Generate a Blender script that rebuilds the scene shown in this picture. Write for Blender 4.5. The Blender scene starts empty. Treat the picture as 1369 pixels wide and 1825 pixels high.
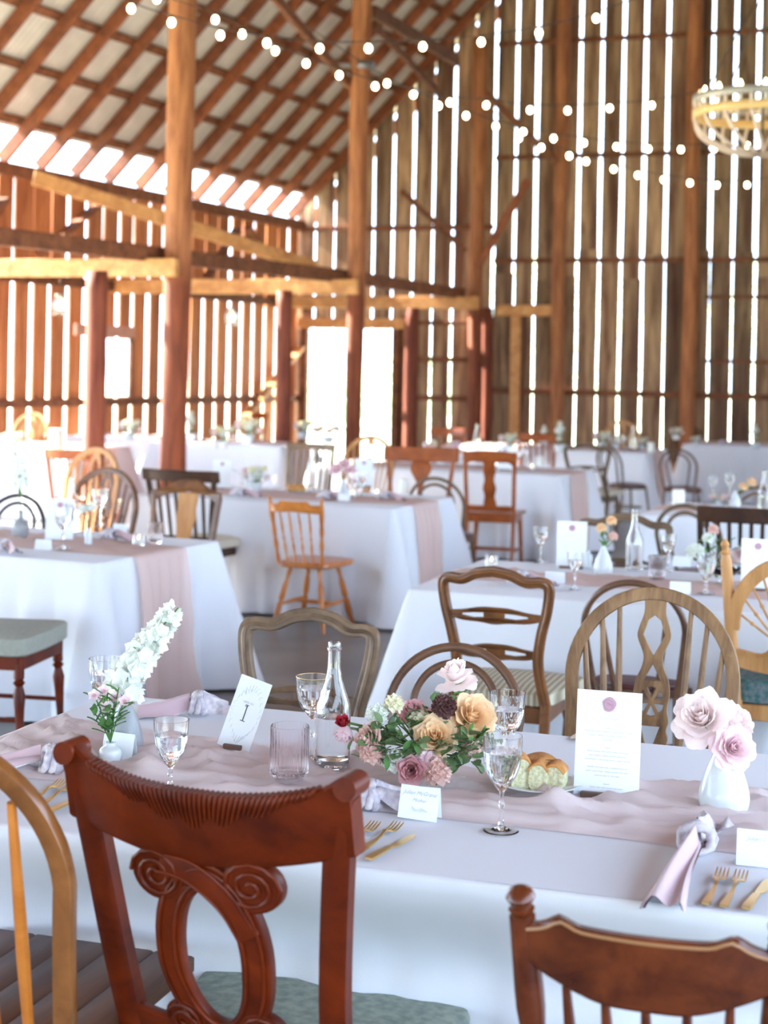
import bpy, math, random
from math import sin, cos, pi, sqrt, atan2, tan, exp, radians
from mathutils import Vector, Matrix, noise
random.seed(7)
C = bpy.context.scene.collection
SC = bpy.context.scene

# ---------------------------------------------------------------- camera
F = 2852.0; CX = 684.5; HY = 655.0; ROLL = 0.0200; EYE = 1.68
cd = bpy.data.cameras.new('camera'); cam = bpy.data.objects.new('camera', cd); C.objects.link(cam)
cd.sensor_fit = 'AUTO'; cd.sensor_width = 32.0; cd.lens = F / 1825.0 * 32.0
cd.shift_y = -(912.5 - HY) / 1825.0
e1 = Vector((cos(ROLL), 0, sin(ROLL))); e2 = Vector((-sin(ROLL), 0, cos(ROLL))); bk = Vector((0, -1, 0))
M = Matrix((e1, e2, bk)).transposed().to_4x4(); M.translation = Vector((0, 0, EYE))
cam.matrix_world = M
cd.clip_start = 0.05; cd.clip_end = 400
cd.dof.use_dof = True; cd.dof.focus_distance = 3.75; cd.dof.aperture_fstop = 3.4
SC.camera = cam

# ---------------------------------------------------------------- world, sun, exposure
w = bpy.data.worlds.new('sky'); SC.world = w; w.use_nodes = True
nt = w.node_tree; nt.nodes.clear()
wo = nt.nodes.new('ShaderNodeOutputWorld'); bg = nt.nodes.new('ShaderNodeBackground')
tc = nt.nodes.new('ShaderNodeTexCoord'); sp = nt.nodes.new('ShaderNodeSeparateXYZ'); cr_ = nt.nodes.new('ShaderNodeValToRGB')
nt.links.new(tc.outputs['Generated'], sp.inputs[0]); nt.links.new(sp.outputs['Z'], cr_.inputs[0])
cr_.color_ramp.elements[0].position = 0.0; cr_.color_ramp.elements[0].color = (0.62, 0.80, 1.0, 1)
cr_.color_ramp.elements[1].position = 0.9; cr_.color_ramp.elements[1].color = (0.50, 0.70, 1.0, 1)
nt.links.new(cr_.outputs[0], bg.inputs[0]); bg.inputs[1].default_value = 5.0
nt.links.new(bg.outputs[0], wo.inputs[0])
sl = bpy.data.lights.new('sun', 'SUN'); so = bpy.data.objects.new('sun', sl); C.objects.link(so)
sl.energy = 32.0; sl.angle = radians(1.0); sl.color = (1.0, 0.93, 0.82)
so.rotation_euler = Vector((-0.80, 0.26, 0.56)).to_track_quat('Z', 'Y').to_euler()
SC.view_settings.view_transform = 'Standard'; SC.view_settings.look = 'None'
SC.view_settings.exposure = 0.68; SC.view_settings.gamma = 1.0; SC.view_settings.use_curve_mapping = False
try:
    SC.cycles.caustics_reflective = False; SC.cycles.caustics_refractive = True
    SC.cycles.max_bounces = 12; SC.cycles.diffuse_bounces = 4; SC.cycles.transmission_bounces = 12; SC.cycles.transparent_max_bounces = 12
    SC.cycles.sample_clamp_indirect = 6.0
    SC.cycles.use_denoising = True
except Exception: pass

# ---------------------------------------------------------------- photograph measuring helpers
def uv(px, py):
    du = px - CX; dv = HY - py
    return du * cos(ROLL) - dv * sin(ROLL), du * sin(ROLL) + dv * cos(ROLL)
def P(px, py, h):
    u, v = uv(px, py); Y = F * (h - EYE) / v
    return Vector((u * Y / F, Y, h))
def D(px, py, Y):
    u, v = uv(px, py)
    return Vector((u * Y / F, Y, EYE + v * Y / F))

# ---------------------------------------------------------------- materials
MATS = {}
def newmat(name):
    m = bpy.data.materials.new(name); m.use_nodes = True
    return m, m.node_tree, m.node_tree.nodes['Principled BSDF']
def lin(c):
    return tuple(((x / 255.0) / 12.92 if x / 255.0 <= .04045 else (((x / 255.0) + .055) / 1.055) ** 2.4) for x in c) + (1,)
def plain(name, rgb, rough=.6, metal=0, spec=.5, bump=0, bscale=60, var=0, vscale=8, trans=0, sheen=0, c2=None):
    if name in MATS: return MATS[name]
    m, t, b = newmat(name); col = lin(rgb)
    b.inputs['Base Color'].default_value = col; b.inputs['Roughness'].default_value = rough; b.inputs['Metallic'].default_value = metal
    b.inputs['Specular IOR Level'].default_value = spec
    if sheen: b.inputs['Sheen Weight'].default_value = sheen
    if trans: b.inputs['Transmission Weight'].default_value = trans
    if bump or var or c2:
        tc = t.nodes.new('ShaderNodeTexCoord')
    if bump:
        n = t.nodes.new('ShaderNodeTexNoise'); n.inputs['Scale'].default_value = bscale; n.inputs['Detail'].default_value = 4
        t.links.new(tc.outputs['Object'], n.inputs['Vector'])
        bp = t.nodes.new('ShaderNodeBump'); bp.inputs['Strength'].default_value = bump; bp.inputs['Distance'].default_value = .01
        t.links.new(n.outputs['Fac'], bp.inputs['Height']); t.links.new(bp.outputs['Normal'], b.inputs['Normal'])
    if var or c2:
        n = t.nodes.new('ShaderNodeTexNoise'); n.inputs['Scale'].default_value = vscale; n.inputs['Detail'].default_value = 5
        t.links.new(tc.outputs['Object'], n.inputs['Vector'])
        r = t.nodes.new('ShaderNodeValToRGB'); r.color_ramp.elements[0].position = .35; r.color_ramp.elements[1].position = .65
        if c2: ca = lin(c2); cb = col
        else: ca = tuple(x * (1 - var) for x in col[:3]) + (1,); cb = tuple(min(1, x * (1 + var)) for x in col[:3]) + (1,)
        r.color_ramp.elements[0].color = ca; r.color_ramp.elements[1].color = cb
        t.links.new(n.outputs['Fac'], r.inputs[0]); t.links.new(r.outputs[0], b.inputs['Base Color'])
    MATS[name] = m; return m
def wood(name, dark, light, rough=.4, axis='Z', scale=9.0, rand=.0, bump=.25, stain=None, coat=0):
    if name in MATS: return MATS[name]
    m, t, b = newmat(name); N = t.nodes; L = t.links
    tc = N.new('ShaderNodeTexCoord'); mp = N.new('ShaderNodeMapping')
    s = {'Z': (1, 1, .09), 'X': (.09, 1, 1), 'Y': (1, .09, 1), 'N': (.6, .6, .6)}[axis]
    mp.inputs['Scale'].default_value = [scale * k for k in s]
    oi = N.new('ShaderNodeObjectInfo'); ad = N.new('ShaderNodeVectorMath'); ad.operation = 'ADD'
    mr = N.new('ShaderNodeVectorMath'); mr.operation = 'SCALE'; mr.inputs[0].default_value = (7, 13, 5)
    L.new(oi.outputs['Random'], mr.inputs['Scale']); L.new(tc.outputs['Object'], ad.inputs[0]); L.new(mr.outputs[0], ad.inputs[1])
    L.new(ad.outputs[0], mp.inputs['Vector'])
    n1 = N.new('ShaderNodeTexNoise'); n1.inputs['Scale'].default_value = 2.2; n1.inputs['Detail'].default_value = 8; n1.inputs['Roughness'].default_value = .65; n1.inputs['Distortion'].default_value = .6
    L.new(mp.outputs[0], n1.inputs['Vector'])
    r = N.new('ShaderNodeValToRGB'); r.color_ramp.elements[0].position = .32; r.color_ramp.elements[1].position = .68
    r.color_ramp.elements[0].color = lin(dark); r.color_ramp.elements[1].color = lin(light)
    L.new(n1.outputs['Fac'], r.inputs[0]); out = r.outputs[0]
    if stain:
        n2 = N.new('ShaderNodeTexNoise'); n2.inputs['Scale'].default_value = .9; n2.inputs['Detail'].default_value = 3
        L.new(mp.outputs[0], n2.inputs['Vector'])
        r2 = N.new('ShaderNodeValToRGB'); r2.color_ramp.elements[0].position = .45; r2.color_ramp.elements[1].position = .7
        mx = N.new('ShaderNodeMix'); mx.data_type = 'RGBA'
        L.new(n2.outputs['Fac'], r2.inputs[0]); L.new(r2.outputs[0], mx.inputs[0]); L.new(out, mx.inputs[6]); mx.inputs[7].default_value = lin(stain)
        out = mx.outputs[2]
    if rand:
        hs = N.new('ShaderNodeHueSaturation'); mm = N.new('ShaderNodeMapRange')
        mm.inputs['To Min'].default_value = 1 - rand; mm.inputs['To Max'].default_value = 1 + rand
        L.new(oi.outputs['Random'], mm.inputs[0]); L.new(mm.outputs[0], hs.inputs['Value'])
        L.new(out, hs.inputs['Color']); out = hs.outputs[0]
    L.new(out, b.inputs['Base Color']); b.inputs['Roughness'].default_value = rough
    if coat: b.inputs['Coat Weight'].default_value = coat; b.inputs['Coat Roughness'].default_value = .15
    if bump:
        bp = N.new('ShaderNodeBump'); bp.inputs['Strength'].default_value = bump; bp.inputs['Distance'].default_value = .004
        L.new(n1.outputs['Fac'], bp.inputs['Height']); L.new(bp.outputs['Normal'], b.inputs['Normal'])
    MATS[name] = m; return m
def glassmat(name, tint=(255, 255, 255), rough=0.0, ior=1.45):
    if name in MATS: return MATS[name]
    m, t, b = newmat(name); t.nodes.remove(b)
    g = t.nodes.new('ShaderNodeBsdfGlass'); g.inputs['Color'].default_value = lin(tint); g.inputs['Roughness'].default_value = rough; g.inputs['IOR'].default_value = ior
    t.links.new(g.outputs[0], t.nodes['Material Output'].inputs[0]); MATS[name] = m; return m
def emit(name, rgb, s):
    if name in MATS: return MATS[name]
    m, t, b = newmat(name); b.inputs['Base Color'].default_value = lin(rgb)
    b.inputs['Emission Color'].default_value = lin(rgb); b.inputs['Emission Strength'].default_value = s; MATS[name] = m; return m
def translucent(name, rgb, mix=.3, see=0.0, c2=None, vscale=20, bump=0):
    if name in MATS: return MATS[name]
    m, t, b = newmat(name); N = t.nodes; L = t.links
    b.inputs['Base Color'].default_value = lin(rgb); b.inputs['Roughness'].default_value = .75; b.inputs['Specular IOR Level'].default_value = .25
    tr = N.new('ShaderNodeBsdfTranslucent'); tr.inputs['Color'].default_value = lin(rgb)
    if c2:
        tc = N.new('ShaderNodeTexCoord'); n = N.new('ShaderNodeTexNoise'); n.inputs['Scale'].default_value = vscale; n.inputs['Detail'].default_value = 3
        L.new(tc.outputs['Object'], n.inputs['Vector']); r = N.new('ShaderNodeValToRGB'); r.color_ramp.elements[0].position = .4; r.color_ramp.elements[1].position = .6
        r.color_ramp.elements[0].color = lin(rgb); r.color_ramp.elements[1].color = lin(c2); L.new(n.outputs['Fac'], r.inputs[0])
        L.new(r.outputs[0], b.inputs['Base Color']); L.new(r.outputs[0], tr.inputs['Color'])
    if bump:
        tc = N.new('ShaderNodeTexCoord'); n = N.new('ShaderNodeTexNoise'); n.inputs['Scale'].default_value = 220; n.inputs['Detail'].default_value = 2
        L.new(tc.outputs['Object'], n.inputs['Vector']); bp = N.new('ShaderNodeBump'); bp.inputs['Strength'].default_value = bump; bp.inputs['Distance'].default_value = .002
        L.new(n.outputs['Fac'], bp.inputs['Height']); L.new(bp.outputs['Normal'], b.inputs['Normal'])
    mx = N.new('ShaderNodeMixShader'); mx.inputs[0].default_value = mix
    L.new(b.outputs[0], mx.inputs[1]); L.new(tr.outputs[0], mx.inputs[2]); out = mx.outputs[0]
    if see:
        tp = N.new('ShaderNodeBsdfTransparent'); m2 = N.new('ShaderNodeMixShader'); m2.inputs[0].default_value = see
        L.new(out, m2.inputs[1]); L.new(tp.outputs[0], m2.inputs[2]); out = m2.outputs[0]
    L.new(out, N['Material Output'].inputs[0]); MATS[name] = m; return m

# ---------------------------------------------------------------- mesh helpers
def catmull(pts, n=6, closed=False):
    out = []; k = len(pts); rng = k if closed else k - 1
    for i in range(rng):
        p = [pts[(i + j) % k] if closed else pts[min(max(i + j, 0), k - 1)] for j in (-1, 0, 1, 2)]
        for q in range(n):
            t = q / n
            out.append(tuple(.5 * ((2 * b) + (-a + c) * t + (2 * a - 5 * b + 4 * c - d) * t * t + (-a + 3 * b - 3 * c + d) * t ** 3) for a, b, c, d in zip(*p)))
    if not closed: out.append(tuple(pts[-1]))
    return out
class MB:
    def __init__(s): s.v = []; s.f = []
    def add(s, vs, fs):
        o = len(s.v); s.v += [tuple(x) for x in vs]; s.f += [tuple(i + o for i in q) for q in fs]; return s
    def box(s, c, d, R=None, bev=0.0):
        x, y, z = (k / 2 for k in d); b = bev
        if b:
            vs = []; 
            for sz in (-1, 1):
                for zz, ins in (((z if sz > 0 else -z), b), ((z - b) * sz, 0)) if sz < 0 else (((z - b), 0), (z, b)):
                    for px, py in ((-x + b + 0, -y + 0), (x - b, -y), (x, -y + b), (x, y - b), (x - b, y), (-x + b, y), (-x, y - b), (-x, -y + b)):
                        kx = (abs(px) - ins) * (1 if px > 0 else -1); ky = (abs(py) - ins) * (1 if py > 0 else -1)
                        vs.append(Vector((kx, ky, zz)))
            fs = [tuple(reversed(range(8))), tuple(range(24, 32))]
            for r in range(3):
                for i in range(8):
                    j = (i + 1) % 8; fs.append((r * 8 + i, r * 8 + j, r * 8 + 8 + j, r * 8 + 8 + i))
        else:
            vs = [Vector((i, j, k)) for k in (-z, z) for j in (-y, y) for i in (-x, x)]
            fs = [(0, 2, 3, 1), (4, 5, 7, 6), (0, 1, 5, 4), (2, 6, 7, 3), (0, 4, 6, 2), (1, 3, 7, 5)]
        if R is not None: vs = [R @ q for q in vs]
        c = Vector(c); return s.add([q + c for q in vs], fs)
    def beam(s, a, b, wd, ht, up=(0, 0, 1), bev=0.004):
        a = Vector(a); b = Vector(b); y = (b - a).normalized(); x = y.cross(Vector(up)).normalized(); z = x.cross(y)
        R = Matrix((x, y, z)).transposed(); return s.box((a + b) / 2, (wd, (b - a).length, ht), R, bev)
    def rings(s, rings, closed=False, cap=True):
        n = len(rings[0]); vs = [p for r in rings for p in r]; fs = []; R = len(rings)
        for i in range(R if closed else R - 1):
            j = (i + 1) % R
            for k in range(n):
                l = (k + 1) % n; fs.append((i * n + k, i * n + l, j * n + l, j * n + k))
        if cap and not closed: fs.append(tuple(reversed(range(n)))); fs.append(tuple((R - 1) * n + k for k in range(n)))
        return s.add(vs, fs)
    def tube(s, pts, r, n=8, closed=False, nrm=None, b=None, sq=False, cap=True):
        pts = [Vector(p) for p in pts]; K = len(pts); rr = r if isinstance(r, (list, tuple)) else [r] * K
        bb = b if isinstance(b, (list, tuple)) else ([b] * K if b else rr)
        rings = []; prev = None
        for i, p in enumerate(pts):
            if closed: T = pts[(i + 1) % K] - pts[i - 1]
            else: T = pts[min(i + 1, K - 1)] - pts[max(i - 1, 0)]
            T = T.normalized() if T.length > 1e-9 else Vector((0, 0, 1))
            if nrm is not None: nn = Vector(nrm)
            elif prev is not None: nn = prev
            else: nn = Vector((0, 1, 0)) if abs(T.y) < .9 else Vector((1, 0, 0))
            nn = (nn - T * nn.dot(T)).normalized(); prev = nn; sd = T.cross(nn)
            ring = []
            for k in range(n):
                a = 2 * pi * (k + .5) / n; ca, sa = cos(a), sin(a)
                if sq:
                    e = .35; ca = math.copysign(abs(ca) ** e, ca); sa = math.copysign(abs(sa) ** e, sa)
                ring.append(p + sd * (rr[i] * ca) + nn * (bb[i] * sa))
            rings.append(ring)
        return s.rings(rings, closed, cap)
    def lathe(s, prof, n=24, mod=None, o=(0, 0, 0), R=None, cap=False):
        o = Vector(o); rings = []
        for r, z in prof:
            ring = []
            for k in range(n):
                a = 2 * pi * k / n; q = r + (mod(a, z, r) if mod and r > 1e-4 else 0)
                v = Vector((q * cos(a), q * sin(a), z)); ring.append(o + (R @ v if R is not None else v))
            rings.append(ring)
        return s.rings(rings, cap=cap)
    def turned(s, a, b, prof, n=10):
        """turned member from a to b, prof = [(t, r)]"""
        a = Vector(a); b = Vector(b); d = b - a; z = d.normalized(); x = z.orthogonal().normalized(); y = z.cross(x)
        rings = [[a + d * t + (x * cos(2 * pi * k / n) + y * sin(2 * pi * k / n)) * r for k in range(n)] for t, r in prof]
        return s.rings(rings)
    def grid(s, nu, nv, fn, thick=0):
        vs = [fn(i / nu, j / nv) for i in range(nu + 1) for j in range(nv + 1)]; w = nv + 1
        return s.add(vs, [(i * w + j, (i + 1) * w + j, (i + 1) * w + j + 1, i * w + j + 1) for i in range(nu) for j in range(nv)])
    def slab(s, outline, z0, z1, bev=.01, dome=0, f=None):
        """horizontal slab from a 2d outline, rounded top edge, optional dome"""
        n = len(outline); cx = sum(p[0] for p in outline) / n; cy = sum(p[1] for p in outline) / n
        def ring(sc, z): return [Vector((cx + (x - cx) * sc, cy + (y - cy) * sc, z)) for x, y in outline]
        R = max(sqrt((x - cx) ** 2 + (y - cy) ** 2) for x, y in outline); e = bev / R
        rs = [ring(1 - e, z0), ring(1, z0 + bev * .6), ring(1, z1 - bev), ring(1 - e * .3, z1 - bev * .3), ring(1 - e, z1)]
        if dome: rs += [ring(k, z1 + dome * (1 - k * k)) for k in (.8, .6, .4, .2, .03)]
        return s.rings(rs)
    def xf(s, fn): s.v = [tuple(fn(Vector(p))) for p in s.v]; return s
    def build(s, name, mat, parent=None, smooth=True, loc=None, kind=None, angle=None):
        me = bpy.data.meshes.new(name); me.from_pydata(s.v, [], s.f); me.update()
        if smooth:
            me.shade_smooth()
            if angle is not None:
                try: me.set_sharp_from_angle(angle=angle)
                except Exception: pass
        me.materials.append(mat)
        o = bpy.data.objects.new(name, me); C.objects.link(o)
        if parent is not None: o.parent = parent
        if loc is not None: o.location = loc
        if kind: o['kind'] = kind
        return o
SH = radians(38)
def plate2d(outlines, th, bev=.003):
    cu = bpy.data.curves.new('t', 'CURVE'); cu.dimensions = '2D'; cu.fill_mode = 'BOTH'
    cu.extrude = max(th / 2 - bev, 1e-4); cu.bevel_depth = bev; cu.bevel_resolution = 1; cu.offset = -bev
    for o in outlines:
        sp = cu.splines.new('POLY'); sp.points.add(len(o) - 1); sp.use_cyclic_u = True
        for i, (x, y) in enumerate(o): sp.points[i].co = (x, y, 0, 1)
    ob = bpy.data.objects.new('t', cu); C.objects.link(ob); dg = bpy.context.evaluated_depsgraph_get()
    me = bpy.data.meshes.new_from_object(ob.evaluated_get(dg)); vs = [v.co.copy() for v in me.vertices]; fs = [tuple(p.vertices) for p in me.polygons]
    bpy.data.objects.remove(ob); bpy.data.curves.remove(cu); bpy.data.meshes.remove(me)
    mb = MB(); mb.add([(v.x, v.z, v.y) for v in vs], [tuple(reversed(f)) for f in fs]); return mb
def text_mb(txt, size, shear=0, bold=0.0):
    cu = bpy.data.curves.new('t', 'FONT'); cu.body = txt; cu.size = size; cu.align_x = 'CENTER'; cu.shear = shear; cu.offset = bold; cu.resolution_u = 2
    ob = bpy.data.objects.new('t', cu); C.objects.link(ob); dg = bpy.context.evaluated_depsgraph_get()
    me = bpy.data.meshes.new_from_object(ob.evaluated_get(dg)); vs = [v.co.copy() for v in me.vertices]; fs = [tuple(p.vertices) for p in me.polygons]
    bpy.data.objects.remove(ob); bpy.data.curves.remove(cu); bpy.data.meshes.remove(me)
    mb = MB(); mb.add([(v.x, 0, v.y) for v in vs], fs); return mb
def thing(name, label, cat, group=None, loc=(0, 0, 0), rz=0):
    o = bpy.data.objects.new(name, None); C.objects.link(o); o.empty_display_size = .05
    o.location = loc; o.rotation_euler = (0, 0, rz); o['label'] = label; o['category'] = cat
    if group: o['group'] = group
    return o
def tag(o, label, cat, group=None, kind=None):
    o['label'] = label; o['category'] = cat
    if group: o['group'] = group
    if kind: o['kind'] = kind
    return o
KIDS = {}
def kids(o): return [c for c in o.children]
def dup(o, label=None, loc=None, rz=None, group=None, sc=None, rot=None):
    def cp(x, par):
        c = x.copy(); C.objects.link(c); c.parent = par
        for ch in list(x.children): cp(ch, c)
        return c
    r = cp(o, None)
    if label: r['label'] = label
    if group: r['group'] = group
    if loc is not None: r.location = loc
    if rz is not None: r.rotation_euler = (0, 0, rz)
    if rot is not None: r.rotation_euler = rot
    if sc is not None: r.scale = (sc, sc, sc)
    return r
USED = set()
def use(proto, label, loc, rz=0, group=None, sc=None, rot=None):
    """first use moves the prototype itself, later uses copy it"""
    if proto.name in USED: return dup(proto, label, loc, rz, group, sc, rot)
    USED.add(proto.name); proto['label'] = label; proto.location = loc; proto.rotation_euler = rot if rot is not None else (0, 0, rz)
    if group: proto['group'] = group
    if sc is not None: proto.scale = (sc, sc, sc)
    return proto
def struct(name, mb, mat, smooth=False, parent=None):
    o = mb.build(name, mat, parent, smooth)
    if parent is None: o['kind'] = 'structure'
    return o
def frac(x): return x - math.floor(x)
def nz(x, y=0, z=0): return noise.noise(Vector((x, y, z)))
# ================================================================ BARN
S = 1.2
def zz(z): return EYE + (z - 1.5) * S
def V2(x, y, z=0): return Vector((x * S, y * S, z))
BD = Vector((.416, .909, 0)); AD = Vector((.940, -.342, 0))      # along the side wall (away), along the end wall (to the right)
AD.normalize(); BD.normalize()
CORNER = V2(-1.18, 21.82)
ZE = zz(3.45)                                                       # eave plate top
PITCH = 1.04
W_board = wood('barn_board', (98, 66, 48), (200, 164, 124), .85, 'Z', 5, .40, .5, stain=(96, 56, 40))
W_board_side = wood('barn_board_side', (150, 78, 38), (222, 146, 92), .8, 'Z', 5, .22, .5)
W_log = wood('log_wood', (124, 66, 34), (196, 128, 80), .75, 'Z', 7, .12, .6)
W_dark = wood('old_beam_wood', (88, 48, 28), (142, 88, 54), .8, 'N', 6, .18, .5)
W_new = wood('new_beam_wood', (176, 112, 58), (226, 168, 104), .6, 'N', 5, .08, .3)
W_raft = wood('rafter_wood', (96, 46, 24), (150, 84, 46), .75, 'N', 5, .2, .4)
M_metal = plain('galvanised_sheet', (214, 206, 194), .5, .25, var=.12, vscale=3)
M_floor = plain('polished_concrete', (122, 118, 114), .32, bump=.05, bscale=6, var=.22, vscale=2.2)
M_grass = plain('meadow_grass', (206, 212, 180), .9, var=.12, vscale=.4)
M_leafy = translucent('tree_leaf', (222, 232, 200), .5)

# ground and floor
MB().grid(24, 24, lambda u, v: Vector(((u - .5) * 240, (v - .5) * 240 + 40, -.06 + .02 * nz(u * 30, v * 30)))).build('ground', M_grass)['kind'] = 'structure'
fl = MB(); fa = CORNER - BD * 40 - AD * .3; 
c4 = [fa, fa + AD * 17, CORNER + AD * 17 + BD * .1, CORNER - AD * .3 + BD * .1]
fl.add([Vector((p.x, p.y, z)) for z in (-.1, 0) for p in c4], [(3, 2, 1, 0), (4, 5, 6, 7), (0, 1, 5, 4), (1, 2, 6, 5), (2, 3, 7, 6), (3, 0, 4, 7)])
struct('floor', fl, M_floor)

def board(s0, s1, z0, z1, org, dr, nrm, th, seed, wob=.012):
    """one vertical board with slightly uneven edges, 48 triangles or so"""
    rs = []; n = 6 if z1 - z0 > 2 else 3
    for i in range(n + 1):
        z = z0 + (z1 - z0) * i / n
        a = s0 + wob * nz(seed * 3.1, z * .9); b = s1 + wob * nz(seed * 5.3 + 9, z * .9)
        k = .006 * nz(seed, z * .7, 4)
        rs.append([org + dr * a + nrm * k + Vector((0, 0, z)), org + dr * b + nrm * k + Vector((0, 0, z)),
                   org + dr * b + nrm * (th + k) + Vector((0, 0, z)), org + dr * a + nrm * (th + k) + Vector((0, 0, z))])
    m = MB(); m.rings(rs); return m
# ---- end wall (facing the camera)
wb = bpy.data.objects.new('wall_back', None); C.objects.link(wb); wb['kind'] = 'structure'
NB = Vector((-AD.y, AD.x, 0)) * 1.0                                # outward (away from the camera)
if NB.y < 0: NB = -NB
def ztop_back(s):
    r = 8.0; k = s if s < r else 2 * r - s
    return ZE + .20 + PITCH * k
DS0, DS1, DZ = .162 * S, 1.40 * S, zz(2.01)
s = -.05; i = 0
pitch = .336
while s < 15.8:
    gap = random.uniform(.044, .060) if s > 2.3 else random.uniform(.034, .05)
    e = s + pitch - gap
    zt = max(ztop_back(s), ztop_back(e))
    over = (s < DS1 and e > DS0)
    if over:
        board(s, e, DZ, zt, CORNER, AD, NB, .028, i).build('board', W_board, wb, False)
        if s < DS0 - .03: board(s, DS0, 0.01, DZ, CORNER, AD, NB, .028, i + 50).build('board', W_board, wb, False)
        if e > DS1 + .03: board(DS1, e, 0.01, DZ, CORNER, AD, NB, .028, i + 50).build('board', W_board, wb, False)
    else:
        # lower length set a little tighter than the upper one, as the boards were nailed in two lengths
        zm = zz(2.9) + random.uniform(-.3, .3)
        if s > 3.2:
            board(s - .006, e + random.uniform(.012, .03), .01, zm, CORNER, AD, NB, .026, i).build('board', W_board, wb, False)
            board(s, e, zm - .003, zt, CORNER, AD, NB, .028, i + 200).build('board', W_board, wb, False)
        else:
            board(s, e, .01, zt, CORNER, AD, NB, .028, i).build('board', W_board, wb, False)
    s += pitch; i += 1
def girt(s0, s1, z, mat=None, h=.085, d=.05):
    a = CORNER + AD * s0 - NB * (d / 2 + .004); b = CORNER + AD * s1 - NB * (d / 2 + .004)
    MB().beam((a.x, a.y, z), (b.x, b.y, z), d, h).build('girt', mat or W_dark, wb, False)
P4S, P5S = 4.35, 6.36
girt(0, 3.3, zz(3.36)); girt(1.75, 3.3, zz(2.10), h=.07); girt(1.75, 3.1, zz(1.62)); girt(1.75, 3.1, zz(1.11))
for z_ in (1.23, 2.92, 4.26, 5.74): girt(3.3, 15.5, zz(z_), h=.075 if z_ > 2 else .09)
for z_ in (2.46, 1.66): girt(6.6, 15.5, zz(z_), h=.05, d=.04)
# door opening frame
d1 = bpy.data.objects.new('door_1', None); C.objects.link(d1); d1['kind'] = 'structure'
def upr(s0, w_, z0, z1, name, mat, d=.09, par=None, off=.02):
    a = CORNER + AD * s0 - NB * (d / 2 + off)
    return MB().beam((a.x, a.y, z0), (a.x, a.y, z1), w_, d, up=tuple(NB)).build(name, mat, par, False)
upr(DS0 - .05, .12, 0, DZ, 'jamb', W_dark, par=d1); upr(DS1 + .05, .12, 0, DZ, 'jamb', W_dark, par=d1)
a = CORNER + AD * (DS0 - .15) - NB * .07; b = CORNER + AD * (DS1 + .2) - NB * .07
MB().beam((a.x, a.y, DZ + .09), (b.x, b.y, DZ + .09), .1, .16).build('lintel', W_new, d1, False)
for k, sx in enumerate((1.56 * S, 1.66 * S)):
    upr(sx, .07, 0, zz(2.2), 'stud', W_dark, .07, wb)

# ---- unseen gable boards behind the camera, added to cut the front sky light
wf = bpy.data.objects.new('wall_front_added', None); C.objects.link(wf); wf['kind'] = 'structure'
s = 0.0
while s < 15.8:
    board(s, s + .40, 3.4, max(3.5, ztop_back(s + .2)), CORNER - BD * 37.6, AD, -NB, .028, 900 + s).build('board', W_board, wf, False); s += .43
# ---- unseen right hand wall section, added and cut short to balance sky light
wr = bpy.data.objects.new('wall_right_added', None); C.objects.link(wr); wr['kind'] = 'structure'
t_ = 0.1
while t_ < 10.8:
    if not 11 < t_ < 17.6: board(t_, t_ + .47, .01, ZE + .1, CORNER + AD * 16.0, -BD, AD, .026, 1200 + t_).build("board", W_board_side, wr, False)
    t_ += .53
# ---- side wall
wl = bpy.data.objects.new('wall_left', None); C.objects.link(wl); wl['kind'] = 'structure'
NL = Vector((-BD.y, BD.x, 0))                                      # outward, to the left
WT0, WT1, WZ0, WZ1 = 4.15 * S, 4.62 * S, zz(1.12), zz(1.76)
t_ = .06; i = 0; TEND = 7.4 * S
while t_ < TEND:
    gap = random.uniform(.075, .12); e = t_ + .372 - gap
    if t_ < WT1 and e > WT0:
        board(t_, e, .01, WZ0, CORNER, -BD, NL, .026, i + 300).build('board', W_board_side, wl, False)
        board(t_, e, WZ1, zz(2.34), CORNER, -BD, NL, .026, i + 320).build('board', W_board_side, wl, False)
    else:
        board(t_, e, .01, zz(2.34), CORNER, -BD, NL, .026, i + 300).build('board', W_board_side, wl, False)
    g2 = random.uniform(.0, .05)
    board(t_ - g2, e + random.uniform(0, .03), zz(2.34) - .003, ZE - .1, CORNER, -BD, NL, .026, i + 400).build('board', W_board_side, wl, False)
    t_ += .372; i += 1
def rail_l(t0, t1, z, h=.1, d=.06, mat=None, name='girt', off=0.0):
    a = CORNER - BD * t0 - NL * (d / 2 + .004 + off); b = CORNER - BD * t1 - NL * (d / 2 + .004 + off)
    return MB().beam((a.x, a.y, z), (b.x, b.y, z), d, h).build(name, mat or W_dark, wl, False)
rail_l(0, TEND, zz(1.06), .1); rail_l(0, TEND, zz(2.34), .12)
rail_l(0, TEND + 1, ZE - .05, .15, .14, W_dark, 'eave_plate', off=-.04)
rail_l(WT0 - .05, WT1 + .75, zz(1.84), .15, .05, plain('pink_board', (190, 140, 118), .8, var=.1), 'header_board', off=.06)
for tt in (WT0 - .05, WT1 + .04):
    a = CORNER - BD * tt - NL * .04
    MB().beam((a.x, a.y, WZ0 - .06), (a.x, a.y, WZ1 + .06), .06, .05, up=tuple(NL)).build('window_frame', W_dark, wl, False)
# diagonal braces against the side wall
for t0, z0, t1, z1 in ((.1, 1.75, 1.7, .75), (5.9, 2.6, 4.9, 3.2), (1.9, 3.2, 2.6, 2.55), (1.6, 3.25, .9, 2.6), (6.5, 3.1, 7.0, 2.5)):
    a = CORNER - BD * t0 * S - NL * .12; b = CORNER - BD * t1 * S - NL * .12
    MB().beam((a.x, a.y, zz(z0)), (b.x, b.y, zz(z1)), .05, .14, up=tuple(NL)).build('brace', W_dark if z0 > 2 else W_new, wl, False)

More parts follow.
